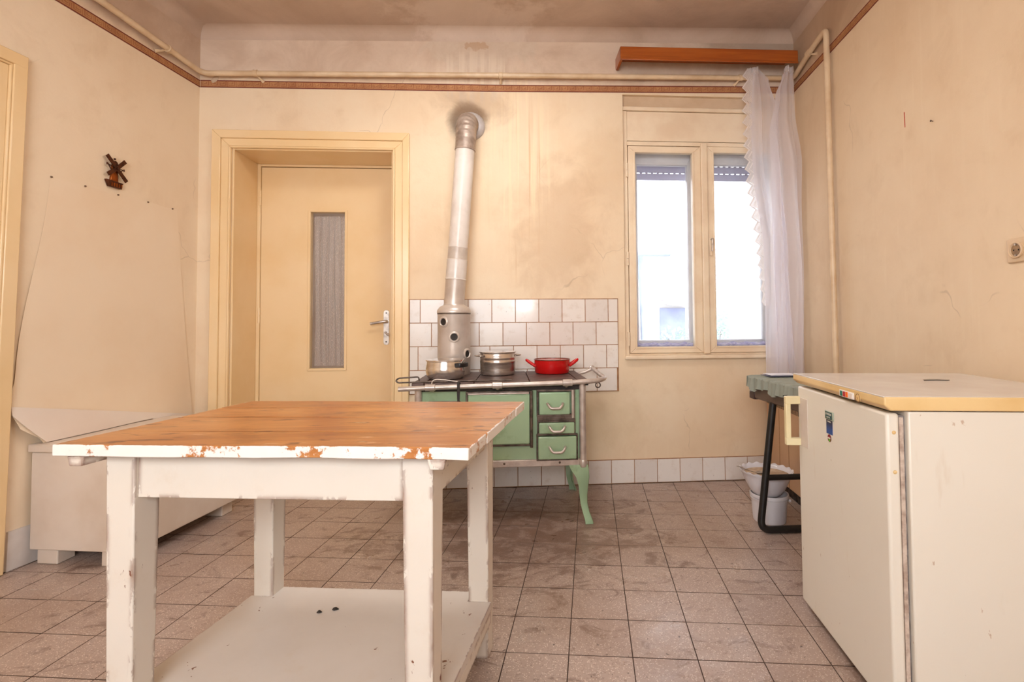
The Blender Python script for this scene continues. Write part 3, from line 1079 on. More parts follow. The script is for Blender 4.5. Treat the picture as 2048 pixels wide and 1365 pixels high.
clamp(left_x(-0.30, 2.63) + 0.048, -0.30, 2.611, (0, 1, -0.03), (left_x(-0.30, 2.6), -0.34))
clamp(-1.60, -0.046, 2.606, (1, 0, 0.02), (-1.575, 0.0))
clamp(-0.085, -0.045, 2.636, (1, 0, 0.02), (-0.085, 0.0))
clamp(1.505, -0.045, 2.664, (1, 0, 0.02), (1.48, 0.0))
clamp(right_x(-0.28) - 0.026, -0.28, 2.716, (0, -1, 0.1), (right_x(-0.34), -0.34))
pf = MB()
pf.lathe([(0.022, 0.0), (0.018, 0.005), (0.008, 0.008)], (-1.868, -0.001, 2.582), 9, wob=lambda a, i: 1 + 0.3 * math.sin(2 * a), frame=Matrix(((1, 0, 0), (0, 0, -1), (0, 1, 0))))
put(pf, 'filler_patch', simple('filler_plaster', (206, 182, 156), (190, 164, 136), 0.7, scale=20), pipe, smooth=60)

# ------------------------------------------------------------------ flue thimble on the wall, pelmet, curtain
M_PINE = None


def wood(name, c1, c2, grain, rough=0.35, axis=0, coat=0.0, white_sides=False):
    g = NT(name)
    v = g.obj()
    sc = [14, 14, 14]
    sc[axis] = 0.9
    n = g.noise(g.mapped(v, tuple(sc)), 2.4, 6, 0.6, 0.6)
    sc2 = [60, 60, 60]
    sc2[axis] = 1.5
    f = g.noise(g.mapped(v, tuple(sc2)), 2.0, 4, 0.6)
    c = g.mix(g.ramp(n, 0.3, 0.7), lin(c1), lin(c2))
    c = g.mix(g.math('MULTIPLY', g.ramp(f, 0.5, 0.75), 0.45), c, lin(grain))
    sk = [3.0, 3.0, 3.0]
    sk[axis] = 1.2
    kn = g.voro(g.mapped(v, tuple(sk)), 3.2)
    c = g.mix(g.math('MULTIPLY', g.ramp(kn, 0.075, 0.03), 0.75), c, lin((96, 46, 20)))
    g.set(c, rough, coat=coat)
    g.bump(f, 0.08, 0.002)
    return g


M_PELMET = wood('orange_varnished_pine', (178, 94, 34), (156, 74, 22), (120, 54, 16), 0.28, 0, 0.2).m
pel = thing('curtain_pelmet', (1.26, -0.08, 2.70), 'orange varnished pine pelmet box above the window', 'pelmet')


def PZ(x):
    return 0.012 * (x - 0.665) / 1.2


def pelbox(m, x0, x1, y0, y1, z0, z1):
    m.hexa([(x0, y0, z0 + PZ(x0)), (x1, y0, z0 + PZ(x1)), (x1, y1, z0 + PZ(x1)), (x0, y1, z0 + PZ(x0)), (x0, y0, z1 + PZ(x0)), (x1, y0, z1 + PZ(x1)), (x1, y1, z1 + PZ(x1)), (x0, y1, z1 + PZ(x0))])


m = MB(); pelbox(m, 0.672, right_x(-0.15) - 0.044, -0.165, -0.147, 2.705, 2.787)
put(m, 'front_board', M_PELMET, pel, bevel=0.004)
m = MB(); pelbox(m, 0.674, right_x(-0.15) - 0.044, -0.169, -0.160, 2.699, 2.712)
put(m, 'lower_bead', M_PELMET, pel, bevel=0.003)
m = MB(); pelbox(m, 0.690, right_x(-0.15) - 0.050, -0.147, -0.001, 2.770, 2.785)
put(m, 'top_board', M_PELMET, pel, bevel=0.002)
m = MB()
m.prism([(-0.160, 2.708), (-0.160, 2.787), (-0.001, 2.787), (-0.001, 2.718), (-0.018, 2.704)], lambda a, b, t: (t, a, b), 0.672, 0.690)
put(m, 'end_board', M_PELMET, pel, bevel=0.002)
put(MB().tube([(0.69, -0.085, 2.752), (right_x(-0.08) - 0.04, -0.085, 2.764)], 0.010, 10), 'curtain_rail', M_BLACK, pel, smooth=50)

cur = thing('curtain', (1.70, -0.12, 0.78), 'white sheer curtain with a zigzag lace edge, drawn to the side of the window', 'curtain')


def curve(keys, t):
    for (t0, a), (t1, b) in zip(keys, keys[1:]):
        if t <= t1:
            k = (t - t0) / (t1 - t0)
            k = k * k * (3 - 2 * k)
            return a + (b - a) * k
    return keys[-1][1]


def curtain_panel(name, left, right, ztop, zbot, y0, amp, nf, ph, mat=M_SHEER, nu=72, nv=70):
    m = MB()

    def fn(u, v):
        z = ztop(u) + (zbot - ztop(u)) * v
        xl, xr = curve(left, v), curve(right, v)
        a = amp * (0.45 + 0.55 * min(1, v * 2.5))
        sw = math.sin(2 * math.pi * nf * u + ph + 1.3 * math.sin(2.2 * v + ph))
        return (xl + (xr - xl) * u + 0.008 * math.sin(9 * u + 3 * v), y0 - 0.035 * min(1, v * 3) + a * sw + 0.28 * a * math.sin(4.6 * math.pi * nf * u + 2 * ph + 2.5 * v) + 0.10 * a * math.sin(40 * u + 6 * v), z)
    m.sheet(fn, nu, nv)
    return put(m, name, mat, cur, smooth=80), fn


ZB = 0.70
pA, fA = curtain_panel('cloth', [(0, 1.548), (0.12, 1.535), (0.3, 1.53), (0.62, 1.60), (1, 1.60)], [(0, 1.66), (0.12, 1.72), (0.3, 1.71), (0.6, 1.76), (1, 1.785)], lambda u: 2.705 - 0.10 * max(0, (u - 0.55) / 0.45) ** 1.3, ZB, -0.105, 0.024, 1.7, 0.4)
pB, fB = curtain_panel('cloth', [(0, 1.745), (0.08, 1.69), (0.2, 1.64), (0.5, 1.645), (1, 1.64)], [(0, 1.815), (0.15, 1.815), (0.32, 1.850), (0.42, 1.846), (0.7, 1.862), (1, 1.852)], lambda u: 2.705 - 0.06 * max(0, (0.45 - u) / 0.45) ** 1.2, ZB, -0.128, 0.028, 2.1, 2.1)
# gathered heading tape
for (fn, u0, u1) in ((fA, 0.0, 0.55), (fB, 0.45, 1.0)):
    m = MB()
    m.sheet(lambda u, v, fn=fn, u0=u0, u1=u1: tuple(c + d for c, d in zip(fn(u0 + (u1 - u0) * u, 0.022 * v), (0, -0.004 - 0.004 * math.sin(u * 40), 0.002))), 30, 3)
    put(m, 'heading_tape', M_LACE, cur, smooth=60)
# zigzag lace running down the free edge
lt = MB()
NL, H = 20, 1.30
pts_i, pts_o = [], []
for k in range(2 * NL + 1):
    v = k / (2 * NL)
    vv = v * 0.78
    p = fA(0.0, vv)
    out_ = 0.050 if k % 2 else 0.016
    fade = 1.0 if v < 0.75 else max(0.35, 1 - (v - 0.75) * 2.2)
    jog = 0.006 * math.sin(v * 11)
    pts_o.append((p[0] - out_ * fade, p[1] + 0.004 + jog, p[2] - (0.012 if k % 2 else 0.0)))
    pts_i.append((p[0] + 0.028, p[1] - 0.006, p[2]))
nn = len(pts_i)
lt.add(pts_o + pts_i, [(k, k + 1, nn + k + 1, nn + k) for k in range(nn - 1)])
put(lt, 'lace_edge', M_LACE, cur, label='zigzag lace trim')
zz = MB()
for row in (0.0, 0.026):
    for k in range(nn - 1):
        a, b = Vector(pts_o[k]), Vector(pts_o[k + 1])
        a.x += row; b.x += row
        a.y -= 0.004; b.y -= 0.004
        d = Vector((0.009, 0, -0.001))
        zz.add([a, b, b + d, a + d], [(0, 1, 2, 3)])
put(zz, 'lace_zigzag', _sheer('lace_solid', (248, 242, 240), 0.95), cur)


# ------------------------------------------------------------------ tiled stove
def _enamel():
    g = NT('green_enamel')
    v = g.obj()
    c = g.mix(g.noise(v, 3.0, 5, 0.6), lin((166, 192, 156)), lin((146, 174, 140)))
    ch = g.ramp(g.noise(v, 26, 5, 0.62), 0.70, 0.735)
    c = g.mix(g.math('MULTIPLY', ch, 0.9), c, lin((58, 44, 36)))
    c = g.mix(g.math('MULTIPLY', g.ramp(g.noise(v, 9, 5, 0.6), 0.56, 0.75), 0.35), c, lin((92, 112, 76)))
    g.set(c, 0.16, spec=0.5)
    g.bump(g.noise(v, 4, 2), 0.05, 0.01)
    return g.m


M_ENAM = _enamel()
M_ALU = simple('worn_aluminium', (204, 192, 182), (184, 170, 160), 0.34, 0.5, scale=22, bump=0.08, bscale=60)
M_CASTF = simple('grimy_frame_metal', (112, 98, 88), (70, 58, 52), 0.45, 0.7, scale=26, bump=0.1, bscale=70)
M_TOP = simple('rusty_hotplate', (104, 84, 78), (80, 62, 58), 0.5, 0.35, scale=18, bump=0.12, bscale=120)
M_SOOT = simple('soot_black', (34, 28, 26), (52, 44, 40), 0.7, scale=20)

SX0, SX1, SY = -0.523, 0.372, -0.600
st = thing('wood_stove', (-0.08, -0.33, 0), 'green enamelled iron cooking stove with silver rail, standing before the white tiles', 'stove')
body = put(MB().box(-0.495, 0.345, SY + 0.012, -0.085, 0.325, 0.715), 'body', M_ENAM, st, bevel=0.004)
put(MB().box(-0.485, 0.335, SY + 0.02, -0.10, 0.300, 0.325), 'bottom_plate', M_SOOT, st)
for x in (0.3535, -0.5015):
    m = MB()
    m.tube([(x, SY + 0.004, 0.318), (x, SY + 0.004, 0.722)], 0.0185, 16)
    p = put(m, 'corner_post', M_ALU, st, smooth=50)
    m = MB()
    m.lathe([(0.0205, 0), (0.0222, 0.004), (0.0222, 0.032), (0.0198, 0.038)], (x, SY + 0.004, 0.284), 16)
    put(m, 'post_foot', M_ALU, p, smooth=50)
for x in (0.335, -0.483):
    put(MB().box(x - 0.012, x + 0.012, -0.115, -0.09, 0.30, 0.72), 'rear_post', M_ALU, st, bevel=0.003)
put(MB().box(SX0 + 0.04, SX1 - 0.038, SY - 0.004, SY + 0.03, 0.292, 0.328), 'lower_bar', M_ALU, st, bevel=0.003)
put(MB().box(SX0 + 0.03, SX1 - 0.03, SY - 0.001, SY + 0.02, 0.690, 0.716), 'upper_bar', M_SOOT, st, bevel=0.003)
for x in (-0.06, -0.36, 0.23):
    put(MB().lathe([(0.0, -0.004), (0.0045, -0.003), (0.006, 0.0)], (x, SY - 0.004, 0.311), 10, axis='y'), 'rivet', M_CASTF, st, smooth=60)

# hot plates
HZ = 0.737
edges = [(-0.535, -0.535), (-0.470, -0.462), (-0.215, -0.205), (0.075, 0.062), (0.330, 0.318), (0.395, 0.375)]
yf, yb = -0.612, -0.055
for a, b in zip(edges, edges[1:]):
    e = 0.0018
    m = MB()
    m.hexa([(a[0] + e, yf, HZ - 0.018), (b[0] - e, yf, HZ - 0.018), (b[1] - e, yb, HZ - 0.018), (a[1] + e, yb, HZ - 0.018),
            (a[0] + e, yf, HZ), (b[0] - e, yf, HZ), (b[1] - e, yb, HZ), (a[1] + e, yb, HZ)])
    put(m, 'hot_plate', M_TOP, st, bevel=0.003)
put(MB().box(-0.53, 0.385, yf + .006, yb - .004, HZ - 0.026, HZ - 0.016), 'plate_frame', M_SOOT, st, bevel=0.002)

# rail with brackets
rail_pts = [(-0.588, -0.664, 0.714), (-0.43, -0.664, 0.720), (-0.09, -0.664, 0.7265), (0.27, -0.664, 0.734), (0.425, -0.664, 0.742), (0.475, -0.600, 0.746), (0.478, -0.30, 0.752), (0.478, -0.12, 0.756)]
m = MB()
m.tube(bend(rail_pts, 0.05, 6), 0.0125, 14)
rail = put(m, 'rail', M_ALU, st, smooth=50)
for x, z in ((-0.430, 0.720), (-0.092, 0.7265), (0.268, 0.734)):
    m = MB()
    m.lathe([(0.0128, -0.026), (0.0172, -0.024), (0.0176, 0.0), (0.0172, 0.024), (0.0128, 0.026)], (x, -0.664, z), 16, axis='x')
    m.tube([(x, -0.664, z), (x, -0.640, z - 0.016), (x, -0.595, z - 0.022)], [0.010, 0.009, 0.012], 10)
    put(m, 'rail_bracket', M_ALU, rail, smooth=50)
m = MB()
m.tube([(0.478, -0.14, 0.755), (0.43, -0.14, 0.735), (0.37, -0.14, 0.722)], 0.010, 10)
m.lathe([(0.0, -0.012), (0.016, -0.008), (0.018, 0.0), (0.016, 0.008), (0.0, 0.012)], (0.478, -0.115, 0.757), 14, axis='y')
put(m, 'rail_bracket', M_ALU, rail, smooth=50)
m = MB()
m.tube([(0.430 + 0.013 * math.cos(a), -0.640, 0.716 + 0.013 * math.sin(a)) for a in [k * 2 * math.pi / 12 for k in range(13)]], 0.003, 8)
put(m, 'hook_ring', M_CASTF, rail, smooth=60)


def frame_front(m, x0, x1, z0, z1, w, y0, y1):
    m.box(x0, x1, y1, y0, z1 - w, z1)
    m.box(x0, x1, y1, y0, z0, z0 + w)
    m.box(x0, x0 + w, y1, y0, z0 + w, z1 - w)
    m.box(x1 - w, x1, y1, y0, z0 + w, z1 - w)


def stove_handle(parent, xc, z, wdt):
    m = MB()
    y0 = SY - 0.022
    pts = [(xc - wdt / 2, y0 + 0.012, z + 0.014), (xc - wdt / 2, y0 - 0.012, z + 0.016), (xc - wdt / 2 + 0.010, y0 - 0.026, z + 0.002), (xc - wdt / 4, y0 - 0.030, z - 0.006), (xc + wdt / 4, y0 - 0.030, z - 0.006), (xc + wdt / 2 - 0.010, y0 - 0.026, z + 0.002), (xc + wdt / 2, y0 - 0.012, z + 0.016), (xc + wdt / 2, y0 + 0.012, z + 0.014)]
    m.tube(bend(pts, 0.02, 4), 0.0068, 10)
    put(m, 'handle', M_ALU, parent, smooth=60)
    for s in (-1, 1):
        m = MB()
        m.lathe([(0.0, -0.010), (0.0095, -0.008), (0.011, 0.0)], (xc + s * wdt / 2, y0 + 0.016, z + 0.015), 12, axis='y')
        put(m, 'handle_boss', M_CASTF, parent, smooth=60)


def front_panel(name, x0, x1, z0, z1, proud=0.018, round_=0.006):
    m = MB().box(x0, x1, SY - proud, SY + 0.012, z0, z1)
    return put(m, name, M_ENAM, st, bevel=round_, seg=3)


# big oven door with its silver edging and hinge rod
m = MB(); frame_front(m, -0.258, 0.088, 0.402, 0.688, 0.012, SY + 0.012, SY - 0.012)
put(m, 'oven_frame', M_CASTF, st, bevel=0.003)
od = front_panel('oven_door', -0.245, 0.074, 0.413, 0.674, 0.020, 0.007)
put(MB().box(-0.246, 0.070, SY - 0.023, SY - 0.010, 0.673, 0.681), 'edge_strip', M_ALU, od, bevel=0.002)
put(MB().tube([(0.082, SY - 0.018, 0.396), (0.082, SY - 0.018, 0.690)], 0.0075, 10), 'hinge_rod', M_CASTF, od, smooth=50)
m = MB().tube([(-0.205, SY - 0.02, 0.55), (-0.205, SY - 0.045, 0.55), (-0.205, SY - 0.048, 0.50)], 0.008, 10)
put(m, 'handle', M_ALU, od, smooth=50)
# fire door on the other side, mostly behind the table
m = MB(); frame_front(m, -0.455, -0.285, 0.402, 0.640, 0.012, SY + 0.012, SY - 0.010)
put(m, 'fire_frame', M_CASTF, st, bevel=0.003)
fd = front_panel('fire_door', -0.443, -0.297, 0.413, 0.628, 0.016, 0.006)
# ash door and two drawers, one above the other
m = MB()
frame_front(m, 0.110, 0.312, 0.552, 0.692, 0.011, SY + 0.012, SY - 0.010)
frame_front(m, 0.112, 0.314, 0.458, 0.538, 0.008, SY + 0.012, SY - 0.008)
frame_front(m, 0.108, 0.326, 0.322, 0.460, 0.008, SY + 0.012, SY - 0.008)
m.box(0.112, 0.312, SY - 0.006, SY + 0.012, 0.520, 0.556)
put(m, 'drawer_frame', M_CASTF, st, bevel=0.002)
a = front_panel('ash_door', 0.124, 0.285, 0.562, 0.678)
stove_handle(a, 0.206, 0.606, 0.080)
put(MB().tube([(0.300, SY - 0.016, 0.545), (0.300, SY - 0.016, 0.690)], 0.0085, 10), 'hinge_rod', M_ALU, a, smooth=50)
b = front_panel('upper_drawer', 0.122, 0.308, 0.463, 0.520)
stove_handle(b, 0.215, 0.487, 0.082)
c = front_panel('lower_drawer', 0.117, 0.318, 0.330, 0.448)
stove_handle(c, 0.216, 0.380, 0.082)


def stove_leg(x, y, sx, sy):
    """pressed cabriole leg; sx, sy point outwards"""
    m = MB()
    prof = [(0.296, 0.0, 0.080), (0.270, 0.006, 0.074), (0.235, 0.008, 0.056), (0.190, 0.002, 0.042), (0.140, -0.004, 0.034), (0.095, -0.004, 0.030), (0.055, 0.006, 0.029), (0.025, 0.020, 0.031), (0.006, 0.028, 0.034), (0.0, 0.028, 0.034)]
    rings = []
    for z, o, w in prof:
        cx, cy = x + sx * o * 0.8, y + sy * o * 1.1
        ox, oy = cx + sx * 0.022, cy + sy * 0.022
        ix, iy = ox - sx * w * 1.25, oy - sy * w * 1.1
        rings.append([(ix, oy, z), (ox - sx * .006, oy, z), (ox, oy - sy * .006, z), (ox, iy, z), (ox - sx * 0.008, iy, z), (ox - sx * .010, oy - sy * .010, z), (ix, oy - sy * .008, z)])
    n = 7
    v = [p for r in rings for p in r]
    f = [tuple(range(n)), tuple(reversed(range((len(rings) - 1) * n, len(rings) * n)))]
    for i in range(len(rings) - 1):
        for k in range(n):
            k2 = (k + 1) % n
            f.append((i * n + k, i * n + k2, (i + 1) * n + k2, (i + 1) * n + k))
    m.add(v, f)
    put(m, 'leg', M_ENAM, st, smooth=50)


stove_leg(0.356, -0.588, 1, -1)
stove_leg(-0.506, -0.588, -1, -1)
stove_leg(0.330, -0.130, 1, 1)
stove_leg(-0.478, -0.130, -1, 1)

# loose irons on the stove
pk = thing('stove_poker', (-0.53, -0.62, 0.745), 'dark wire poker with a looped handle lying on the stove corner', 'poker')
m = MB()
m.tube(bend([(-0.44, -0.600, 0.742), (-0.55, -0.612, 0.742), (-0.600, -0.618, 0.742), (-0.612, -0.618, 0.752), (-0.600, -0.612, 0.764), (-0.55, -0.600, 0.766), (-0.500, -0.592, 0.768), (-0.498, -0.592, 0.742)], 0.012, 4), 0.0042, 8)
put(m, 'looped_handle', M_CASTF, pk, smooth=60)
m = MB()
m.tube([(-0.44, -0.600, 0.742), (-0.22, -0.585, 0.742), (-0.02, -0.575, 0.742)], [0.0042, 0.004, 0.003], 8)
put(m, 'rod', M_CASTF, pk, smooth=60)
wr = MB()
wr.tube(bend([(-0.425, -0.650, 0.736), (-0.423, -0.640, 0.752), (-0.405, -0.630, 0.757), (-0.36, -0.615, 0.752), (-0.30, -0.606, 0.741)], 0.01, 4), 0.003, 8)
tag(put(wr, 'bent_wire', simple('white_wire', (220, 210, 200), (190, 178, 168), 0.4, 0.3, scale=30), smooth=60, loc=(-0.36, -0.62, 0.74)), 'short bent whitish wire hooked over the stove rail', 'wire')
lk = thing('lid_lifter', (-0.287, -0.68, 0.60), 'flat black iron lid lifter hanging from the stove rail', 'stove tool')
m = MB()
m.prism([(-0.295, 0.700), (-0.279, 0.700), (-0.281, 0.655), (-0.277, 0.640), (-0.274, 0.60), (-0.300, 0.60), (-0.297, 0.640), (-0.293, 0.655)], lambda a, b, t: (a, -0.683 + t, b), 0.0, 0.004)
put(m, 'blade', M_SOOT, lk, bevel=0.001)
m = MB()
m.tube([(-0.287, -0.681, 0.700), (-0.287, -0.681, 0.735), (-0.287, -0.675, 0.7435), (-0.287, -0.660, 0.745), (-0.287, -0.646, 0.740), (-0.287, -0.643, 0.722)], 0.0046, 8, flat=1.5)
put(m, 'hook', M_SOOT, lk, smooth=60)

# ------------------------------------------------------------------ flue: water drum, stove pipe, elbow, wall collar
M_DRUM = simple('silver_stove_paint', (214, 202, 192), (194, 180, 168), 0.36, 0.35, scale=7, bump=0.06, bscale=40)
M_FWHITE = simple('white_enamel_pipe', (232, 222, 214), (214, 202, 192), 0.2, scale=6)
fl_ = thing('stove_flue', (-0.367, -0.185, HZ), 'leaning stove pipe with a silver water drum below and a ribbed elbow into the wall', 'stove pipe')
DC = Vector((-0.367, -0.185, 0))
m = MB()
m.lathe([(0.094, HZ + 0.001), (0.097, HZ + 0.010), (0.097, 1.100), (0.0985, 1.104), (0.101, 1.108), (0.101, 1.116), (0.097, 1.126), (0.085, 1.142), (0.064, 1.152), (0.060, 1.158)], (DC.x, DC.y, 0), 40)
drum = put(m, 'drum', M_DRUM, fl_, smooth=30)
m = MB()
m.lathe([(0.0968, 1.0975), (0.0992, 1.099), (0.0992, 1.1035), (0.0968, 1.105)], (DC.x, DC.y, 0), 40)
put(m, 'seam', M_CASTF, drum, smooth=40)
for az, z in ((-122, 1.052), (-83, 0.963), (-32, 0.862)):
    a = math.radians(az)
    d = Vector((math.cos(a), math.sin(a), 0))
    fr = d.to_track_quat('Z', 'Y').to_matrix()
    c0 = DC + d * 0.0945 + Vector((0, 0, z))
    m = MB()
    m.lathe([(0.033, 0.0), (0.033, 0.004), (0.029, 0.008), (0.024, 0.009), (0.021, 0.006), (0.020, 0.002)], c0, 24, frame=fr)
    ring = put(m, 'port_ring', M_DRUM, drum, smooth=40)
    m = MB()
    m.lathe([(0.0205, 0.0025), (0.0, 0.0030)], c0, 20, frame=fr)
    put(m, 'port_hole', M_SOOT, ring)
# pipe leans towards the wall collar
p0, p1 = Vector((-0.367, -0.185, 1.150)), Vector((-0.300, -0.165, 2.115))
ax = (p1 - p0)


def pipe_seg(name, t0, t1, r, mat, lip=True):
    a, b = p0 + ax * t0, p0 + ax * t1
    fr = ax.normalized().to_track_quat('Z', 'Y').to_matrix()
    L = (b - a).length
    prof = [(r, 0.0), (r, L)] if not lip else [(r + 0.0012, 0.0), (r + 0.0022, 0.002), (r + 0.0012, 0.005), (r, 0.006), (r, L - 0.004), (r + .001, L)]
    m = MB()
    m.lathe(prof, a, 32, frame=fr)
    return put(m, name, mat, fl_, smooth=40)


pipe_seg('lower_pipe', 0.0, 0.165, 0.0605, M_DRUM)
pipe_seg('white_collar', 0.16, 0.285, 0.0612, M_FWHITE)
pipe_seg('grey_collar', 0.282, 0.365, 0.0595, simple('greyed_enamel', (214, 200, 188), (190, 174, 160), 0.3, scale=8))
pipe_seg('upper_pipe', 0.36, 1.0, 0.0585, M_FWHITE)
pipe_seg('elbow_socket', 0.985, 1.055, 0.0615, simple('brown_flue_metal', (182, 164, 150), (146, 126, 112), 0.42, 0.3, scale=14))
M_ELB = simple('brown_flue_metal', (182, 164, 150), (146, 126, 112), 0.42, 0.3, scale=14)
e0 = p0 + ax * 1.05
e3 = Vector((-0.289, -0.004, 2.318))
path, rad = [], []
cpt = Vector((-0.2955, -0.155, 2.322))
for k in range(41):
    t = k / 40
    q = e0 * (1 - t) ** 2 + cpt * 2 * t * (1 - t) + e3 * t * t
    path.append(q)
    rad.append(0.0605 + (0.0035 * math.cos(t * 2 * math.pi * 9) if 0.06 < t < 0.94 else 0))
m = MB()
m.tube(path, rad, 32)
put(m, 'elbow', M_ELB, fl_, smooth=50)
m = MB()
m.lathe([(0.060, -0.020), (0.078, -0.018), (0.092, -0.008), (0.094, -0.001)], (-0.282, 0, 2.315), 36, axis='y')
put(m, 'wall_collar', simple('grey_collar_paint', (196, 186, 180), (170, 158, 152), 0.4, scale=10), fl_, smooth=50)

# ------------------------------------------------------------------ pots
M_INOX = simple('stainless_steel', (226, 218, 210), (196, 186, 176), 0.2, 0.85, scale=9, stretch=(1, 1, 5))
M_INOX2 = simple('brushed_steel', (218, 206, 196), (184, 170, 158), 0.26, 0.85, scale=9, stretch=(1, 1, 8))
M_BAKE = simple('black_plastic', (18, 17, 17), (30, 28, 28), 0.35, scale=20)


def pot(name, x, y, prof, label, mat):
    t = thing(name, (x, y, HZ), label, 'pot')
    m = MB()
    m.lathe(prof, (x, y, HZ + 0.0005), 48)
    b = put(m, 'body', mat, t, smooth=35)
    return t


def lid(t, x, y, r, z, dome, mat, glass=False):
    m = MB()
    m.lathe([(0.0, z - 0.002), (r - 0.004, z - 0.002), (r + 0.004, z), (r + 0.004, z + 0.004), (r * 0.92, z + 0.006), (r * 0.55, z + dome * 0.8), (0.012, z + dome), (0.0, z + dome)], (x, y, HZ), 48)
    return put(m, 'lid', mat, t, smooth=30)


# low pan with black grip
px_, py_ = -0.388, -0.405
pt = pot('low_saucepan', px_, py_, [(0.0, 0.0), (0.084, 0.0), (0.094, 0.004), (0.102, 0.018), (0.1075, 0.040), (0.107, 0.060), (0.102, 0.085), (0.101, 0.096), (0.105, 0.098), (0.105, 0.101), (0.099, 0.101), (0.099, 0.06), (0.095, 0.01), (0.0, 0.006)], 'low bulging stainless saucepan with lid and black grip, beside the flue drum', M_INOX)
lid(pt, px_, py_, 0.105, 0.102, 0.010, M_INOX)
m = MB()
m.lathe([(0.009, 0.112), (0.011, 0.116), (0.011, 0.120), (0.0, 0.121)], (px_, py_, HZ), 14)
for s, a in ((1, math.radians(-28)),):
    d = Vector((math.cos(a), math.sin(a), 0))
    tt = Vector((-d.y, d.x, 0))
    c = Vector((px_, py_, HZ + 0.078)) + d * 0.098
    m = MB()
    prof2 = [(-0.048, 0.0), (-0.040, 0.024), (-0.030, 0.030), (0.030, 0.030), (0.040, 0.024), (0.048, 0.0), (0.034, 0.0), (0.028, 0.016), (-0.028, 0.016), (-0.034, 0.0)]
    m.prism(prof2, lambda u, w_, t, c=c, d=d, tt=tt: tuple(c + tt * u + d * w_ + Vector((0, 0, t))), -0.011, 0.013)
    put(m, 'grip', M_BAKE, pt, bevel=0.004)
# tall stock pot
px_, py_ = -0.104, -0.235
pt = pot('stock_pot', px_, py_, [(0.0, 0.0), (0.090, 0.0), (0.099, 0.004), (0.102, 0.012), (0.102, 0.030), (0.1035, 0.032), (0.1035, 0.070), (0.1048, 0.072), (0.1048, 0.082), (0.1035, 0.085), (0.1035, 0.095), (0.1048, 0.098), (0.1048, 0.110), (0.1035, 0.112), (0.104, 0.128), (0.109, 0.133), (0.109, 0.135), (0.1005, 0.134), (0.099, 0.02), (0.0, 0.008)], 'tall stainless stock pot standing in the middle of the stove', M_INOX2)
lid(pt, px_, py_, 0.105, 0.133, 0.007, M_INOX2)
for s in (-1, 1):
    m = MB()
    a = math.radians(200 if s < 0 else 15)
    d = Vector((math.cos(a), math.sin(a), 0)); tt = Vector((-d.y, d.x, 0))
    c = Vector((px_, py_, HZ + 0.115)) + d * 0.103
    pts = [c - tt * 0.036, c - tt * 0.034 + d * 0.018, c - tt * 0.018 + d * 0.030, c + tt * 0.018 + d * 0.030, c + tt * 0.034 + d * 0.018, c + tt * 0.036]
    m.tube(bend(pts, 0.012, 3), 0.008, 10, flat=0.55)
    put(m, 'handle', M_INOX2, pt, smooth=60)
    for e in (-1, 1):
        m = MB()
        m.lathe([(0.0, 0.0025), (0.006, 0.0015), (0.007, 0.0)], c + tt * 0.037 * e - d * 0.001, 10, frame=d.to_track_quat('Z', 'Y').to_matrix())
        put(m, 'rivet', M_INOX, pt, smooth=60)
# red enamel casserole
M_RED = simple('red_enamel', (204, 22, 22), (188, 14, 16), 0.14, scale=4)
px_, py_ = 0.222, -0.195
pt = pot('red_casserole', px_, py_, [(0.0, 0.0), (0.088, 0.0), (0.099, 0.003), (0.104, 0.010), (0.1065, 0.05), (0.1075, 0.082)], 'red enamelled casserole with two loop handles on the stove', M_RED)
m = MB()
m.lathe([(0.1075, 0.0815), (0.1105, 0.083), (0.1105, 0.086), (0.106, 0.0865), (0.103, 0.06), (0.100, 0.012), (0.09, 0.006), (0.0, 0.005)], (px_, py_, HZ), 48)
put(m, 'lining', simple('speckled_brown_enamel', (128, 92, 72), (74, 50, 40), 0.3, scale=90), pt, smooth=50, label='brown speckled enamel inside and rim')
for s in (-1, 1):
    m = MB()
    c = Vector((px_ + s * 0.102, py_, HZ + 0.045))
    pts = [c + Vector((0, -0.030, 0.0)), c + Vector((s * 0.028, -0.028, 0.018)), c + Vector((s * 0.052, -0.014, 0.036)), c + Vector((s * 0.052, 0.014, 0.036)), c + Vector((s * 0.028, 0.028, 0.018)), c + Vector((0, 0.030, 0.0))]
    m.tube(bend(pts, 0.012, 4), 0.0085, 10)
    put(m, 'handle', M_RED, pt, smooth=60)

# ------------------------------------------------------------------ kitchen table with bottom shelf
TP0 = Vector((-1.035, -2.075, 0))
TEU = Vector((0.938, -0.128, 0)).normalized()
TEV = Vector((0.125, 0.605, 0)).normalized()
TLU, TLV, TH = 0.947, 0.628, 0.785


def TT(p):
    return TP0 + TEU * p[0] + TEV * p[1] + Vector((0, 0, p[2]))


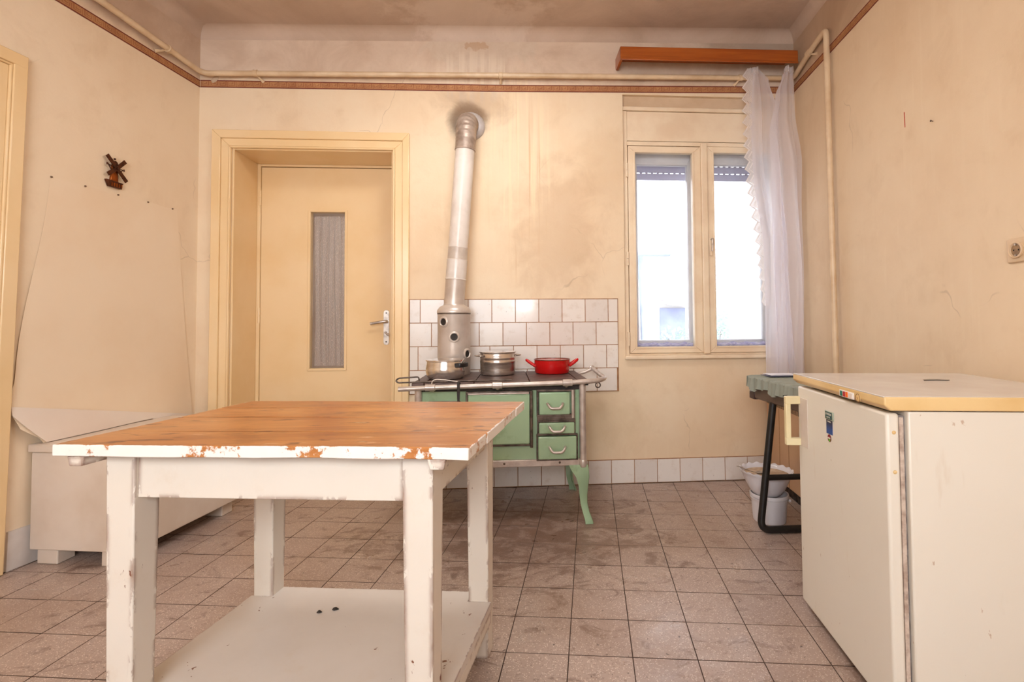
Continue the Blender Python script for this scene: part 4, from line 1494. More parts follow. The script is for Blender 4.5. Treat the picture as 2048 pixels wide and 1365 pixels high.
def _tabletop_mat():
    g = wood('worn_pine_top', (204, 138, 74), (178, 108, 50), (128, 70, 34), 0.34, 0)
    v = g.obj()
    rnd = g.n('ShaderNodeObjectInfo').outputs['Random']
    col = g.b.inputs['Base Color'].links[0].from_socket
    nz = g.noise(v, 4.0, 7, 0.68, 0.6)
    col = g.mix(g.math('MULTIPLY', g.ramp(nz, 0.46, 0.72), 0.5), col, lin((214, 156, 98)))
    col = g.mix(g.math('MULTIPLY', g.ramp(g.noise(v, 3.1, 6, 0.65, 0.4), 0.52, 0.72), 0.4), col, lin((138, 82, 46)))
    big = g.noise(v, 1.7, 4, 0.6, 0.5)
    col = g.mix(g.math('MULTIPLY', g.ramp(big, 0.42, 0.62), 0.5), col, lin((226, 168, 104)))
    dirt = g.noise(g.mapped(v, (1.0, 2.2, 1.0), (2.0, 5.0, 0.0)), 3.6, 7, 0.7, 0.8)
    col = g.mix(g.math('MULTIPLY', g.ramp(dirt, 0.48, 0.66), 0.5), col, lin((132, 82, 48)))
    col = g.mix(g.math('MULTIPLY', rnd, 0.35), col, lin((158, 98, 56)))
    # scorch marks and knots stretched along the grain
    kn = g.noise(g.mapped(v, (8, 24, 10), (1.7, 0.3, 0)), 1.6, 3, 0.5)
    col = g.mix(g.math('MULTIPLY', g.ramp(kn, 0.635, 0.69), 0.75), col, lin((104, 56, 34)))
    pale = g.noise(g.mapped(v, (6, 22, 10), (4.1, 2.3, 0)), 1.6, 5, 0.65)
    col = g.mix(g.math('MULTIPLY', g.ramp(pale, 0.62, 0.72), 0.6), col, lin((232, 196, 160)))
    # remains of white paint along the rim of the table
    geo = g.n('ShaderNodeNewGeometry')
    rel = g.n('ShaderNodeVectorMath', operation='SUBTRACT')
    g.put(rel.inputs[0], geo.outputs['Position'])
    rel.inputs[1].default_value = tuple(TP0)

    def along(ax, other):
        nrm_ = Vector((-other.y, other.x, 0))
        nrm_ = nrm_ / nrm_.dot(ax)
        dt = g.n('ShaderNodeVectorMath', operation='DOT_PRODUCT')
        g.put(dt.inputs[0], rel.outputs[0])
        dt.inputs[1].default_value = tuple(nrm_)
        return dt.outputs['Value']
    a, b = along(TEU, TEV), along(TEV, TEU)
    ea = g.math('MINIMUM', a, g.math('SUBTRACT', TLU, a))
    eb = g.math('MINIMUM', b, g.math('SUBTRACT', TLV, b))
    e = g.math('MINIMUM', ea, eb)
    wob = g.math('MULTIPLY', g.math('SUBTRACT', g.noise(v, 30, 6, 0.7), 0.5), 0.016)
    rim = g.ramp(g.math('ADD', e, wob), 0.0042, 0.0030)
    chips = g.ramp(g.noise(v, 30, 6, 0.7), 0.64, 0.66)
    white = g.math('MULTIPLY', rim, g.math('SUBTRACT', 1.0, chips))
    col = g.mix(white, col, g.mix(g.noise(v, 18, 4), lin((244, 238, 230)), lin((230, 222, 214))))
    nzz = g.sep(geo.outputs['True Normal'])[2]
    gapm = g.math('MULTIPLY', g.ramp(nzz, 0.9, 0.7), g.ramp(e, 0.008, 0.012))
    col = g.mix(g.math('MULTIPLY', gapm, 0.85), col, lin((70, 40, 24)))
    g.set(col, g.math('ADD', 0.32, g.math('MULTIPLY', white, 0.2)))
    return g.m


def _chip_paint(name, c1, c2, amount=0.62, radius=0.018):
    g = NT(name)
    v = g.obj()
    bv = g.n('ShaderNodeBevel')
    bv.samples = 3
    bv.inputs['Radius'].default_value = radius
    tn = g.n('ShaderNodeNewGeometry').outputs['True Normal']
    dt = g.n('ShaderNodeVectorMath', operation='DOT_PRODUCT')
    g.put(dt.inputs[0], bv.outputs[0]); g.put(dt.inputs[1], tn)
    edge = g.ramp(dt.outputs['Value'], 0.995, 0.88)
    n = g.noise(g.mapped(v, (1, 1, 0.45)), 22, 6, 0.66)
    gate = g.math('MULTIPLY', g.math('SUBTRACT', g.noise(v, 5.5, 3, 0.5), 0.5), 0.55)
    chip = g.ramp(g.math('ADD', g.math('ADD', n, gate), g.math('MULTIPLY', edge, 0.22)), amount + 0.085, amount + 0.10)
    c = g.mix(g.noise(v, 4, 5, 0.6), lin(c1), lin(c2))
    c = g.mix(g.math('MULTIPLY', g.ramp(g.noise(v, 11, 6, 0.65), 0.55, 0.75), 0.25), c, lin((206, 184, 158)))
    c = g.mix(chip, c, g.mix(g.noise(v, 40, 3), lin((134, 78, 44)), lin((96, 54, 34))))
    g.set(c, 0.42)
    g.bump(g.math('SUBTRACT', g.noise(g.mapped(v, (1, 1, 0.15)), 30, 4), g.math('MULTIPLY', chip, 1.2)), 0.25, 0.002)
    return g.m


M_TTOP = _tabletop_mat()
M_TWHITE = _chip_paint('chipped_white_paint', (228, 219, 208), (218, 207, 192))
tab = thing('kitchen_table', (-0.53, -1.82, 0), 'old kitchen table with worn pine top and chipped white painted legs', 'table')
bounds_v = [0.0, 0.148, 0.335, 0.490, TLV]
for k, (a, b) in enumerate(zip(bounds_v, bounds_v[1:])):
    m = MB(TT)
    e = 0.0012
    jl, jr = random.uniform(0, .003), random.uniform(0, .003)
    nseg = 14
    # slightly worn front edge: subdivided board
    top_z = lambda u: TH - 0.0008 * math.sin(7 * u + k)
    m.sheet(lambda u, v, a=a, b=b: (jl + (TLU - jl - jr) * u, a + e + (b - a - 2 * e) * v + (0.0022 * math.sin(u * 23 + k) + 0.0016 * math.sin(u * 61) if (k == 0 and v == 0) else 0), top_z(u) - 0.026), nseg, 2, lambda u, v: (0, 0, 0.026))
    put(m, 'top_board', M_TTOP, tab, bevel=0.0022)
LS = 0.070


def table_leg(a, b, h0=0.0):
    m = MB(TT)
    t = 0.0075
    m.hexa([(a + t, b + t, h0), (a + LS - t * .3, b + t, h0), (a + LS - t * .3, b + LS - t, h0), (a + t, b + LS - t, h0),
            (a, b, TH - 0.027), (a + LS, b, TH - 0.027), (a + LS, b + LS, TH - 0.027), (a, b + LS, TH - 0.027)])
    put(m, 'leg', M_TWHITE, tab, bevel=0.003)


A0, A1, B0, B1 = 0.078, 0.778, 0.050, 0.530
for a in (A0, A1):
    for b in (B0, B1):
        table_leg(a, b)
ZA = TH - 0.027
for (a0, a1, b0, b1, z0) in ((A0 + LS, A1, B0 + 0.010, B0 + 0.034, ZA - 0.108), (A0 + LS, A1, B1 + LS - 0.034, B1 + LS - 0.010, ZA - 0.108)):
    put(MB(TT).box(a0, a1, b0, b1, z0, ZA), 'apron', M_TWHITE, tab, bevel=0.002)
for a in (A0 + 0.010, A1 + LS - 0.034):
    put(MB(TT).box(a, a + 0.024, B0 + LS, B1, ZA - 0.108, ZA), 'apron', M_TWHITE, tab, bevel=0.002)
for a in (A0 - 0.047, A1 + LS + 0.004):
    m = MB(TT)
    ch = 0.012
    m.prism([(a, ZA), (a + 0.040, ZA), (a + 0.036, ZA - 0.022), (a + 0.006, ZA - 0.022)], lambda x, z, t: (x, t, z), 0.006, TLV - 0.006)
    put(m, 'cleat', M_TWHITE, tab, bevel=0.002)
# shelf, notched around the legs
SZ = 0.176
m = MB(TT)
sh0, sh1, sv0, sv1 = A0 - 0.002, A1 + LS + 0.008, B0 + 0.004, B1 + LS - 0.006
for (a0, a1, b0, b1) in ((A0 + LS - 0.004, A1 + 0.004, sv0, sv1), (sh0, A0 + LS - 0.004, B0 + LS - 0.004, B1 + 0.006), (A1 + 0.004, sh1, B0 + LS - 0.004, B1 + 0.006)):
    m.box(a0, a1, b0, b1, SZ - 0.024, SZ)
M_SHELF = _chip_paint('scuffed_shelf_paint', (226, 218, 210), (206, 194, 184), 0.60, 0.006)
put(m, 'shelf', M_SHELF, tab)
put(MB(TT).box(sh1 - 0.022, sh1, B0 + LS, B1, SZ - 0.060, SZ - 0.0245), 'shelf_edge', M_TWHITE, tab, bevel=0.002)
put(MB(TT).box(sh0, sh0 + 0.022, B0 + LS, B1, SZ - 0.060, SZ - 0.0245), 'shelf_edge', M_TWHITE, tab, bevel=0.002)
# crumbs of peeled paint and charcoal lying on the shelf
for k, (a, b, r, lab) in enumerate(((0.392, 0.470, 0.009, 'black charcoal crumb lying on the table shelf'), (0.352, 0.452, 0.007, 'smaller black charcoal crumb on the table shelf'), )):
    m = MB(TT)
    m.lathe([(0.0, 0.0), (r * 0.8, 0.0), (r, 0.002), (r * 0.6, 0.005), (0.0, 0.006)], (a, b, SZ + 0.0003), 7, wob=lambda an, i: 1 + 0.3 * math.sin(an * 2 + i))
    o = put(m, 'charcoal_crumb', M_SOOT, loc=tuple(TT((a, b, SZ))))
    tag(o, lab, 'charcoal')


# ------------------------------------------------------------------ refrigerator
FO = Vector((0.947, -2.044, 0))
FE1 = Vector((0.9888, -0.1495, 0))
FE2 = Vector((0.1495, 0.9888, 0))


def FT(p):
    return FO + FE1 * p[0] + FE2 * p[1] + Vector((0, 0, p[2]))


def _fridge_mat():
    g = NT('off_white_lacquer')
    v = g.obj()
    c = g.mix(g.noise(v, 2.0, 4, 0.6), lin((236, 230, 218)), lin((229, 221, 206)))
    c = g.mix(g.math('MULTIPLY', g.ramp(g.noise(g.mapped(v, (1, 1, 0.5)), 34, 4, 0.6), 0.70, 0.74), 0.6), c, lin((172, 130, 92)))
    c = g.mix(g.math('MULTIPLY', g.ramp(g.noise(g.mapped(v, (3, 3, 0.6)), 6, 4, 0.6), 0.62, 0.75), 0.25), c, lin((206, 184, 156)))
    g.set(c, 0.34)
    return g.m


M_FRIDGE = _fridge_mat()
M_FTRIM = simple('yellowed_plastic', (236, 204, 148), (226, 190, 130), 0.35, scale=5)
M_FTOP = simple('white_laminate', (228, 224, 220), (218, 212, 206), 0.16, scale=4)
M_GASK = simple('grey_door_seal', (150, 140, 136), (96, 84, 80), 0.7, scale=30)
M_HANDLE = simple('cream_plastic_handle', (236, 222, 178), (228, 210, 164), 0.35, scale=6)
fr = thing('refrigerator', tuple(FT((0.29, 0.30, 0))), 'low off-white refrigerator with a yellowed worktop edge', 'refrigerator')
fb = put(MB(FT).box(0.062, 0.570, 0.004, 0.596, 0.03, 0.812), 'cabinet', M_FRIDGE, fr, bevel=0.004)
put(MB(FT).box(0.075, 0.55, 0.02, 0.58, 0.0, 0.03), 'plinth', M_DARKHOLE, fr)
door = put(MB(FT).box(0.012, 0.044, 0.012, 0.590, 0.028, 0.806), 'door', M_FRIDGE, fr, bevel=0.007, seg=3)
put(MB(FT).box(0.044, 0.062, 0.020, 0.580, 0.040, 0.800), 'door_seal', M_GASK, fr, bevel=0.003)
put(MB(FT).box(0.046, 0.056, 0.0165, 0.021, 0.045, 0.795), 'seal_edge', simple('pale_seal_edge', (214, 196, 180), (170, 146, 130), 0.6, scale=40), fr)
for z in (0.757, 0.655):
    m = MB()
    c0 = FT((0.030, 0.0125, z))
    m.lathe([(0.0, 0.003), (0.004, 0.0025), (0.0055, 0.0)], c0, 12, frame=(-FE2).to_track_quat('Z', 'Y').to_matrix())
    put(m, 'screw_cap', M_FTRIM, door, smooth=60)
m = MB(FT)
m.prism([(0.000, 0.850), (0.590, 0.850), (0.590, 0.815), (0.016, 0.815), (0.000, 0.828)], lambda a, b, t: (a, t, b), -0.004, 0.600)
put(m, 'worktop_edge', M_FTRIM, fr, bevel=0.004, seg=3)
top = put(MB(FT).box(0.006, 0.586, 0.002, 0.594, 0.8495, 0.8512), 'worktop', M_FTOP, fr)
for m in (MB(FT).box(-0.0006, 0.0045, 0.0, 0.596, 0.8485, 0.8520),):
    put(m, 'front_rim', M_FTOP, top, bevel=0.001)
# handle, a flat loop at the far edge of the door
m = MB(FT)
hy0, hy1 = 0.566, 0.588
m.box(-0.040, 0.014, hy0, hy1, 0.740, 0.768)
m.box(-0.040, 0.014, hy0, hy1, 0.590, 0.616)
m.box(-0.040, -0.022, hy0, hy1, 0.614, 0.742)
put(m, 'handle', M_HANDLE, door, bevel=0.003, label='cream plastic loop handle')
put(MB(FT).box(0.0105, 0.0125, 0.505, 0.566, 0.592, 0.766), 'handle_plate', simple('greyed_handle_plate', (218, 204, 192), (208, 194, 182), 0.4, scale=6), door, bevel=0.0008)
# control strip in the worktop edge
cp = put(MB(FT).box(-0.0022, 0.001, 0.150, 0.234, 0.8195, 0.8395), 'control_strip', simple('white_switch_plate', (236, 228, 220), None, 0.35), fr, bevel=0.001)
for y, c in ((0.221, (22, 104, 84)), (0.204, (176, 28, 44)), (0.188, (240, 110, 30))):
    put(MB(FT).box(-0.0038, -0.001, y - 0.006, y + 0.006, 0.822, 0.837), 'indicator', simple('lamp_%d' % c[0], c, None, 0.25), cp, bevel=0.0006)
put(MB(FT).box(-0.0034, -0.001, 0.155, 0.175, 0.822, 0.837), 'switch', simple('cream_switch', (232, 218, 206), None, 0.35), cp, bevel=0.001)
m = MB()
m.lathe([(0.0, 0.0035), (0.009, 0.003), (0.0105, 0.0)], FT((-0.0002, 0.124, 0.829)), 20, frame=(-FE1).to_track_quat('Z', 'Y').to_matrix())
dial = put(m, 'dial', M_FTRIM, fr, smooth=40)
m = MB()
m.tube([FT((-0.0030, 0.124 + 0.0118 * math.cos(k * math.pi / 12), 0.829 + 0.0118 * math.sin(k * math.pi / 12))) for k in range(25)], 0.0007, 6)
m.tube([FT((-0.0040, 0.121, 0.826)), FT((-0.0040, 0.126, 0.832))], 0.0007, 6)
put(m, 'dial_mark', simple('dial_brown', (132, 92, 56), None, 0.6), dial)
# badge and stickers on the door
M_INK = simple('pale_lettering', (226, 218, 200), None, 0.5)
DF = 0.0117
m = MB(FT).box(DF - 0.0035, DF, 0.304, 0.360, 0.728, 0.7555)
badge = put(m, 'badge', simple('badge_silver_rim', (176, 186, 168), (150, 160, 140), 0.3, 0.3, scale=30), door, bevel=0.001, label='dark green brand badge with silver rim')
put(MB(FT).box(DF - 0.0042, DF - 0.003, 0.311, 0.355, 0.731, 0.7525), 'badge_field', simple('badge_green', (18, 74, 76), None, 0.3), badge)
text('ZANUSSI', 0.0098, 'lettering', M_INK, badge, FT((DF - 0.0046, 0.333, 0.7460)), -FE2, (0, 0, 1))
text('LEHEL', 0.0066, 'lettering', M_INK, badge, FT((DF - 0.0046, 0.333, 0.7365)), -FE2, (0, 0, 1), wide=1.5)


def _sticker():
    g = NT('blue_sticker')
    s = g.sep(g.pos())
    v = g.obj()
    c = g.mix(g.ramp(s[2], 0.722, 0.690), lin((34, 38, 66)), lin((28, 76, 148)))
    b = g.ramp(g.noise(v, 150, 3), 0.55, 0.62)
    mid = g.math('MULTIPLY', g.ramp(g.math('ABSOLUTE', g.math('SUBTRACT', s[2], 0.706)), 0.012, 0.006), b)
    c = g.mix(g.math('MULTIPLY', mid, 0.7), c, lin((26, 44, 96)))
    g.set(c, 0.35)
    return g.m


tg = put(MB(FT).box(DF - 0.0012, DF, 0.315, 0.356, 0.682, 0.7275), 'sticker', _sticker(), door, label='upright blue sticker')
text('COBRA', 0.0068, 'lettering', M_INK, tg, FT((DF - 0.0017, 0.3355, 0.7215)), -FE2, (0, 0, 1))
m = MB()
m.lathe([(0.0, 0.0012), (0.0118, 0.001), (0.0122, 0.0)], FT((DF, 0.338, 0.6685)), 20, frame=(-FE1).to_track_quat('Z', 'Y').to_matrix())
rs = put(m, 'round_sticker', simple('round_sticker_red', (132, 18, 38), (90, 12, 26), 0.35, scale=40), door, label='round red and black sticker')
put(MB(FT).box(DF - 0.0018, DF - 0.001, 0.330, 0.347, 0.6665, 0.6710), 'print_bar', M_INK, rs)
m = MB()
m.lathe([(0.0, 0.0019), (0.0042, 0.0017), (0.0044, 0.0)], FT((DF, 0.336, 0.6625)), 12, frame=(-FE1).to_track_quat('Z', 'Y').to_matrix())
put(m, 'print_dot', simple('print_green', (96, 196, 40), None, 0.4), rs)
# small dark clip left on the worktop
c0 = FT((0.33, 0.40, 0.8513))
m = MB(FT)
m.prism([(0.0, 0.0), (0.045, 0.004), (0.075, 0.001), (0.083, 0.004), (0.076, 0.009), (0.045, 0.013), (0.008, 0.010)], lambda a, b, t: (0.32 + a, 0.36 + b * 1.6, 0.8514 + t + 0.16 * a * (0.083 - a)), 0.0, 0.0018)
tag(put(m, 'metal_clip', simple('dark_clip_metal', (44, 40, 46), (70, 66, 70), 0.3, 0.6, scale=30), bevel=0.0004, loc=tuple(FT((0.36, 0.37, 0.852)))), 'small dark bent metal clip lying on top of the refrigerator', 'clip')

# ------------------------------------------------------------------ white chest by the left wall
M_CHEST = simple('aged_white_gloss', (228, 214, 200), (216, 198, 180), 0.36, scale=3, bump=0.08, bscale=20)
ch = thing('storage_chest', (-1.87, -0.58, 0), 'white painted wooden chest on block feet against the wall', 'chest')
Q = [(-2.132, -0.862), (-1.664, -0.940), (-1.556, -0.255), (-1.972, -0.20)]


def quadbox(m, q, z0, z1, grow=0.0):
    cx, cy = sum(p[0] for p in q) / 4, sum(p[1] for p in q) / 4
    q2 = [(cx + (x - cx) * (1 + grow), cy + (y - cy) * (1 + grow)) for x, y in q]
    m.hexa([(x, y, z0) for x, y in q2] + [(x, y, z1) for x, y in q2])


m = MB(); quadbox(m, Q, 0.066, 0.490)
put(m, 'box', M_CHEST, ch, bevel=0.004)
Q2 = [(-2.141, -0.872), (-1.650, -0.955), (-1.542, -0.245), (-1.972, -0.19)]
m = MB(); quadbox(m, Q2, 0.491, 0.527)
put(m, 'lid', M_CHEST, ch, bevel=0.005)
for (x, y) in ((-2.050, -0.832), (-1.745, -0.882), (-1.640, -0.315), (-1.905, -0.262)):
    m = MB(lambda p, x=x, y=y: (x + p[0] * CA + p[1] * SA, y - p[0] * SA + p[1] * CA, p[2]))
    m.box(-0.052, 0.046, -0.03, 0.05, 0, 0.0655)
    put(m, 'block_foot', M_CHEST, ch, bevel=0.004)

# ------------------------------------------------------------------ oilcloth tacked to the left wall above the chest
M_OIL = simple('cream_oilcloth', (241, 220, 192), (235, 210, 179), 0.36, scale=2, spec=0.4)
M_OIL2 = simple('pale_oilcloth_back', (236, 222, 208), (230, 212, 196), 0.35, scale=2)
oc = thing('oilcloth_sheet', (left_x(-0.5, 1.1) + 0.01, -0.5, 0.53), 'cream oilcloth sheet tacked to the wall below the windmill, hanging down to the chest', 'wall sheet')


def sheet_l(z):
    return curve([(0, -0.844), (0.75, -0.935), (0.86, -0.958), (0.93, -0.93), (1.0, -0.855)], (1.727 - z) / (1.727 - 0.534))


def sheet_r(z):
    return -0.155 + (1.727 - z) / 1.2 * 0.125


def fold_z(y):
    return 0.702 + (y + 0.944) / 0.892 * (0.511 - 0.702)


def oil(u, v, off=0.0):
    zb = 0.5285 - 0.20 * max(0.0, (u - 0.70) / 0.30)
    z = 1.727 + (zb - 1.727) * v
    yl, yr = sheet_l(z), sheet_r(z)
    y = yl + (yr - yl) * u
    sag = 0.006 * math.sin(u * math.pi * 4) ** 2 * (1 - v) ** 6
    d = 0.0012 + 0.014 * v ** 3 * (0.6 + 0.4 * math.sin(u * 9)) + 0.002 * math.sin(u * 14 + 2 * v) * v
    if v > 0.80:
        d += 0.040 * ((v - 0.80) / 0.20) ** 2 * max(0.0, 1 - 1.15 * u)
    return (left_x(y, z) + d + off, y, z - sag)


m = MB()
m.sheet(oil, 48, 48, lambda u, v: (0.0006, 0, 0))
put(m, 'cloth', M_OIL, oc, smooth=60)


def flap(u, v):
    yl, yr = -0.95, -0.032
    y = yl + (yr - yl) * u
    zt = fold_z(y)
    zb = 0.530 if y < -0.30 else 0.530 - 0.17 * (y + 0.30) / 0.27
    if y < -0.85:
        zb = min(zt - 0.002, 0.530 + (-0.85 - y) * 1.35)
    z = zt + (zb - zt) * v
    vv = (1.727 - z) / (1.727 - 0.534)
    uu = (y - sheet_l(z)) / (sheet_r(z) - sheet_l(z))
    p = oil(min(1, max(0, uu)), min(1, vv), 0.003 + 0.002 * v)
    return (p[0], y, z)


m = MB()
m.sheet(flap, 44, 8, lambda u, v: (0.001, 0, 0))
put(m, 'folded_flap', M_OIL2, oc, smooth=60, label='paler turned-up strip along the bottom')
for y, z in ((-0.840, 1.724), (-0.689, 1.722), (-0.522, 1.722), (-0.349, 1.724), (-0.19, 1.722)):
    m = MB()
    m.lathe([(0.0, 0.006), (0.0035, 0.005), (0.0045, 0.0)], (left_x(y, z) + 0.003, y, z), 10, axis='x')
    put(m, 'tack', simple('rusty_tack', (104, 74, 52), None, 0.6), oc, smooth=60)

# ------------------------------------------------------------------ copper windmill ornament
M_COPP = simple('dark_copper', (92, 50, 28), (58, 32, 22), 0.4, 0.6, scale=40)
M_COPB = simple('bright_copper', (166, 92, 40), (110, 58, 28), 0.28, 0.8, scale=30)
wy, wz = -0.552, 1.838
wm = thing('windmill_ornament', (left_x(wy, wz), wy, wz), 'small copper windmill relief hanging on the wall above the oilcloth', 'wall ornament')


def WMp(a, b, d):
    y, z = wy + a, wz + b
    return (left_x(y, z) + 0.002 + d, y, z)


m = MB(); m.prism([(-0.020, -0.058), (0.022, -0.058), (0.013, 0.030), (-0.011, 0.030)], lambda a, b, t: WMp(a, b, t), 0.0, 0.010)
put(m, 'tower', M_COPB, wm, bevel=0.002)
m = MB(); m.prism([(-0.013, 0.028), (0.015, 0.028), (0.010, 0.044), (0.001, 0.052), (-0.008, 0.044)], lambda a, b, t: WMp(a, b, t), 0.0, 0.013)
put(m, 'cap', M_COPP, wm, bevel=0.002)
m = MB(); m.lathe([(0.0, 0.0), (0.004, 0.001), (0.005, 0.005), (0.004, 0.009), (0.0, 0.010)], WMp(0.001, 0.056, 0.006), 10)
put(m, 'finial', M_COPP, wm, smooth=60)
m = MB(); m.prism([(-0.046, -0.052), (0.044, -0.056), (0.036, -0.066), (0.036, -0.088), (-0.030, -0.086), (-0.036, -0.072)], lambda a, b, t: WMp(a, b, t), 0.0, 0.016)
put(m, 'base', M_COPP, wm, bevel=0.002)
m = MB(); m.box(0, 1, 0, 1, 0, 1)
for k in range(5):
    a = -0.024 + k * 0.013
    m = MB(); m.prism([(a, -0.082), (a + 0.006, -0.082), (a + 0.006, -0.064), (a, -0.064)], lambda a_, b, t: WMp(a_, b, t), 0.016, 0.018)
    put(m, 'base_panel', M_COPB, wm)
for ang, ln in ((135, 0.078), (48, 0.066), (-45, 0.078), (-140, 0.062)):
    a = math.radians(ang)
    d = (math.cos(a), math.sin(a)); t2 = (-d[1], d[0])
    pts = []
    for r, w in ((0.006, -0.009), (ln, -0.010), (ln, 0.010), (0.006, 0.009)):
        pts.append((d[0] * r + t2[0] * w + 0.001, d[1] * r + t2[1] * w + 0.012))
    m = MB(); m.prism(pts, lambda x, y, t: WMp(x, y, t), 0.016, 0.020)
    put(m, 'sail', M_COPP, wm, bevel=0.001)
m = MB(); m.lathe([(0.0, 0.026), (0.005, 0.024), (0.006, 0.012)], WMp(0.001, 0.012, 0.0), 10, axis='x')
put(m, 'hub', M_COPP, wm, smooth=60)
for s in (-1, 1):
    m = MB()
    m.tube([WMp(s * 0.008, 0.016, 0.012), WMp(s * 0.046, 0.020 - 0.006 * s, 0.012)], 0.0022, 6)
    m.tube([WMp(s * 0.020, -0.004, 0.012), WMp(s * 0.042, 0.022 - 0.006 * s, 0.012)], 0.0022, 6)
    m.tube([WMp(s * 0.046, 0.026 - 0.006 * s, 0.012), WMp(s * 0.046, 0.014 - 0.006 * s, 0.012)], 0.003, 6)
    put(m, 'tail_pole', M_COPP, wm, smooth=60)

# ------------------------------------------------------------------ bench with green cloth, radiator, bucket and bowl
bn = thing('tubular_bench', (1.43, -0.95, 0), 'low table on black tubular sled legs under a green cloth', 'bench')
BX0, BX1, BY0, BY1 = 1.262, 1.490, -1.38, -0.615
M_BROWN = simple('brown_laminate_edge', (94, 74, 62), (80, 60, 50), 0.45, scale=10)
put(MB().box(BX0, BX1, BY0, BY1, 0.635, 0.735), 'top', M_BROWN, bn, bevel=0.008, seg=3)
put(MB().box(BX0 - 0.004, BX0 + 0.05, BY1 - 0.055, BY1 + 0.004, 0.630, 0.672), 'corner_block', simple('dark_red_block', (64, 38, 36), (48, 28, 28), 0.4, scale=12), bn, bevel=0.005)
for y in (-0.835, -1.27):
    m = MB()
    pts = [(1.275, y, 0.640), (1.196, y, 0.018), (1.505, y, 0.018), (1.462, y, 0.640)]
    m.tube(bend(pts, 0.055, 8), 0.0175, 14)
    leg = put(m, 'sled_leg', M_BLACK, bn, smooth=50)
    put(MB().tube([(1.232, y, 0.272), (1.487, y, 0.272)], 0.0145, 12), 'cross_bar', M_BLACK, leg, smooth=50)


def _cloth():
    g = NT('green_cotton')
    v = g.obj()
    c = g.mix(g.noise(v, 5, 5, 0.6), lin((156, 160, 148)), lin((132, 136, 124)))
    g.set(c, 0.85)
    g.bump(g.noise(v, 300, 2), 0.1, 0.001)
    return g.m


gc = MB()
prof_c = []
X0, X1 = BX0 - 0.012, BX1 + 0.010


def cloth_pt(u, v):
    y = BY0 - 0.01 + (BY1 + 0.012 - (BY0 - 0.01)) * v
    hang = 0.058 + 0.010 * math.sin(v * 23) + 0.006 * math.sin(v * 51)
    L = hang + (X1 - X0) + 0.05
    s = u * L
    fold = 0.004 * math.sin(v * 60 + 2 * math.sin(v * 9)) + 0.003 * math.sin(v * 131)
    if s < hang:
        k = (hang - s) / hang
        return (X0 - 0.006 * k - fold * (0.6 + k), y, 0.746 - (hang - s) + fold * 0.2)
    if s < hang + (X1 - X0):
        x = X0 + (s - hang)
        return (x, y, 0.751 + 0.0028 * math.sin(v * 60 + x * 9) + 0.002 * math.sin(v * 131 + x * 20) - 0.005 * math.exp(-((x - X0) / 0.01) ** 2))
    return (X1 + 0.003, y, 0.748 - (s - hang - (X1 - X0)))


gc.sheet(cloth_pt, 60, 150)


def end_pt(u, v):
    fold = 0.003 * math.sin(u * 40)
    return (X0 + (X1 - X0) * u + 0.0, BY1 + 0.0125 + 0.005 * v + fold * v, 0.749 - 0.056 * v)


gc.sheet(end_pt, 40, 8)
cl2 = put(gc, 'cloth', _cloth(), smooth=80, loc=(1.39, -0.95, 0.74))
tag(cl2, 'wrinkled grey-green cloth draped over the bench under the curtain', 'cloth')
M_PAPER = simple('white_paper', (232, 230, 236), (206, 204, 216), 0.6, scale=8)
bk = thing('booklet', (1.37, -0.70, 0.757), 'thin white booklet lying on the green cloth below the curtain', 'booklet')
for k, (dx, an) in enumerate(((0.0, 0.1), (0.012, -0.05))):
    c_, s_ = math.cos(an), math.sin(an)
    m = MB(lambda p, dx=dx, c_=c_, s_=s_: (1.375 + dx + p[0] * c_ - p[1] * s_, -0.70 + p[0] * s_ + p[1] * c_, p[2]))
    m.box(-0.07, 0.075, -0.05, 0.05, 0.7575 + 0.005 * k, 0.7600 + 0.005 * k)
    put(m, 'leaflet', M_PAPER if k else simple('dark_cover', (64, 62, 92), (96, 94, 120), 0.5, scale=6), bk, bevel=0.0005)

rd = thing('convector_heater', (1.72, -0.6, 0), 'beige convector heater cover standing against the wall behind the bench', 'heater')
M_CONV = simple('beige_heater_paint', (206, 168, 132), (196, 156, 120), 0.4, scale=3)


def RD(p):
    # p: (out from wall plane, along towards camera, z)
    y = -p[1]
    return (1.653 + 0.131 * y + p[0], y, p[2])


RL = 0.95
put(MB(RD).box(0.0, 0.235, 0.02, RL, 0.055, 0.590), 'casing', M_CONV, rd, bevel=0.004)
put(MB(RD).box(0.012, 0.235, 0.02, RL - 0.005, 0.0, 0.055), 'base', M_BLACK, rd)
put(MB(RD).box(0.018, 0.225, 0.03, RL - 0.01, 0.590, 0.600), 'outlet', M_BLACK, rd)
for k in range(3):
    m = MB(RD).box(-0.0025, 0.001, 0.09 + 0.14 * k, 0.092 + 0.14 * k, 0.06, 0.50)
    put(m, 'seam', simple('heater_seam', (176, 138, 104), None, 0.5), rd)
for k in range(54):
    a = 0.035 + k * 0.0165
    put(MB(RD).box(-0.001, 0.004, a, a + 0.006, 0.505, 0.565), 'vent_slit', M_DARKHOLE, rd)
for k in range(54):
    a = 0.035 + k * 0.0165
    put(MB(RD).box(0.008, 0.014, a, a + 0.007, 0.006, 0.05), 'grille_bar', M_CASTF, rd)

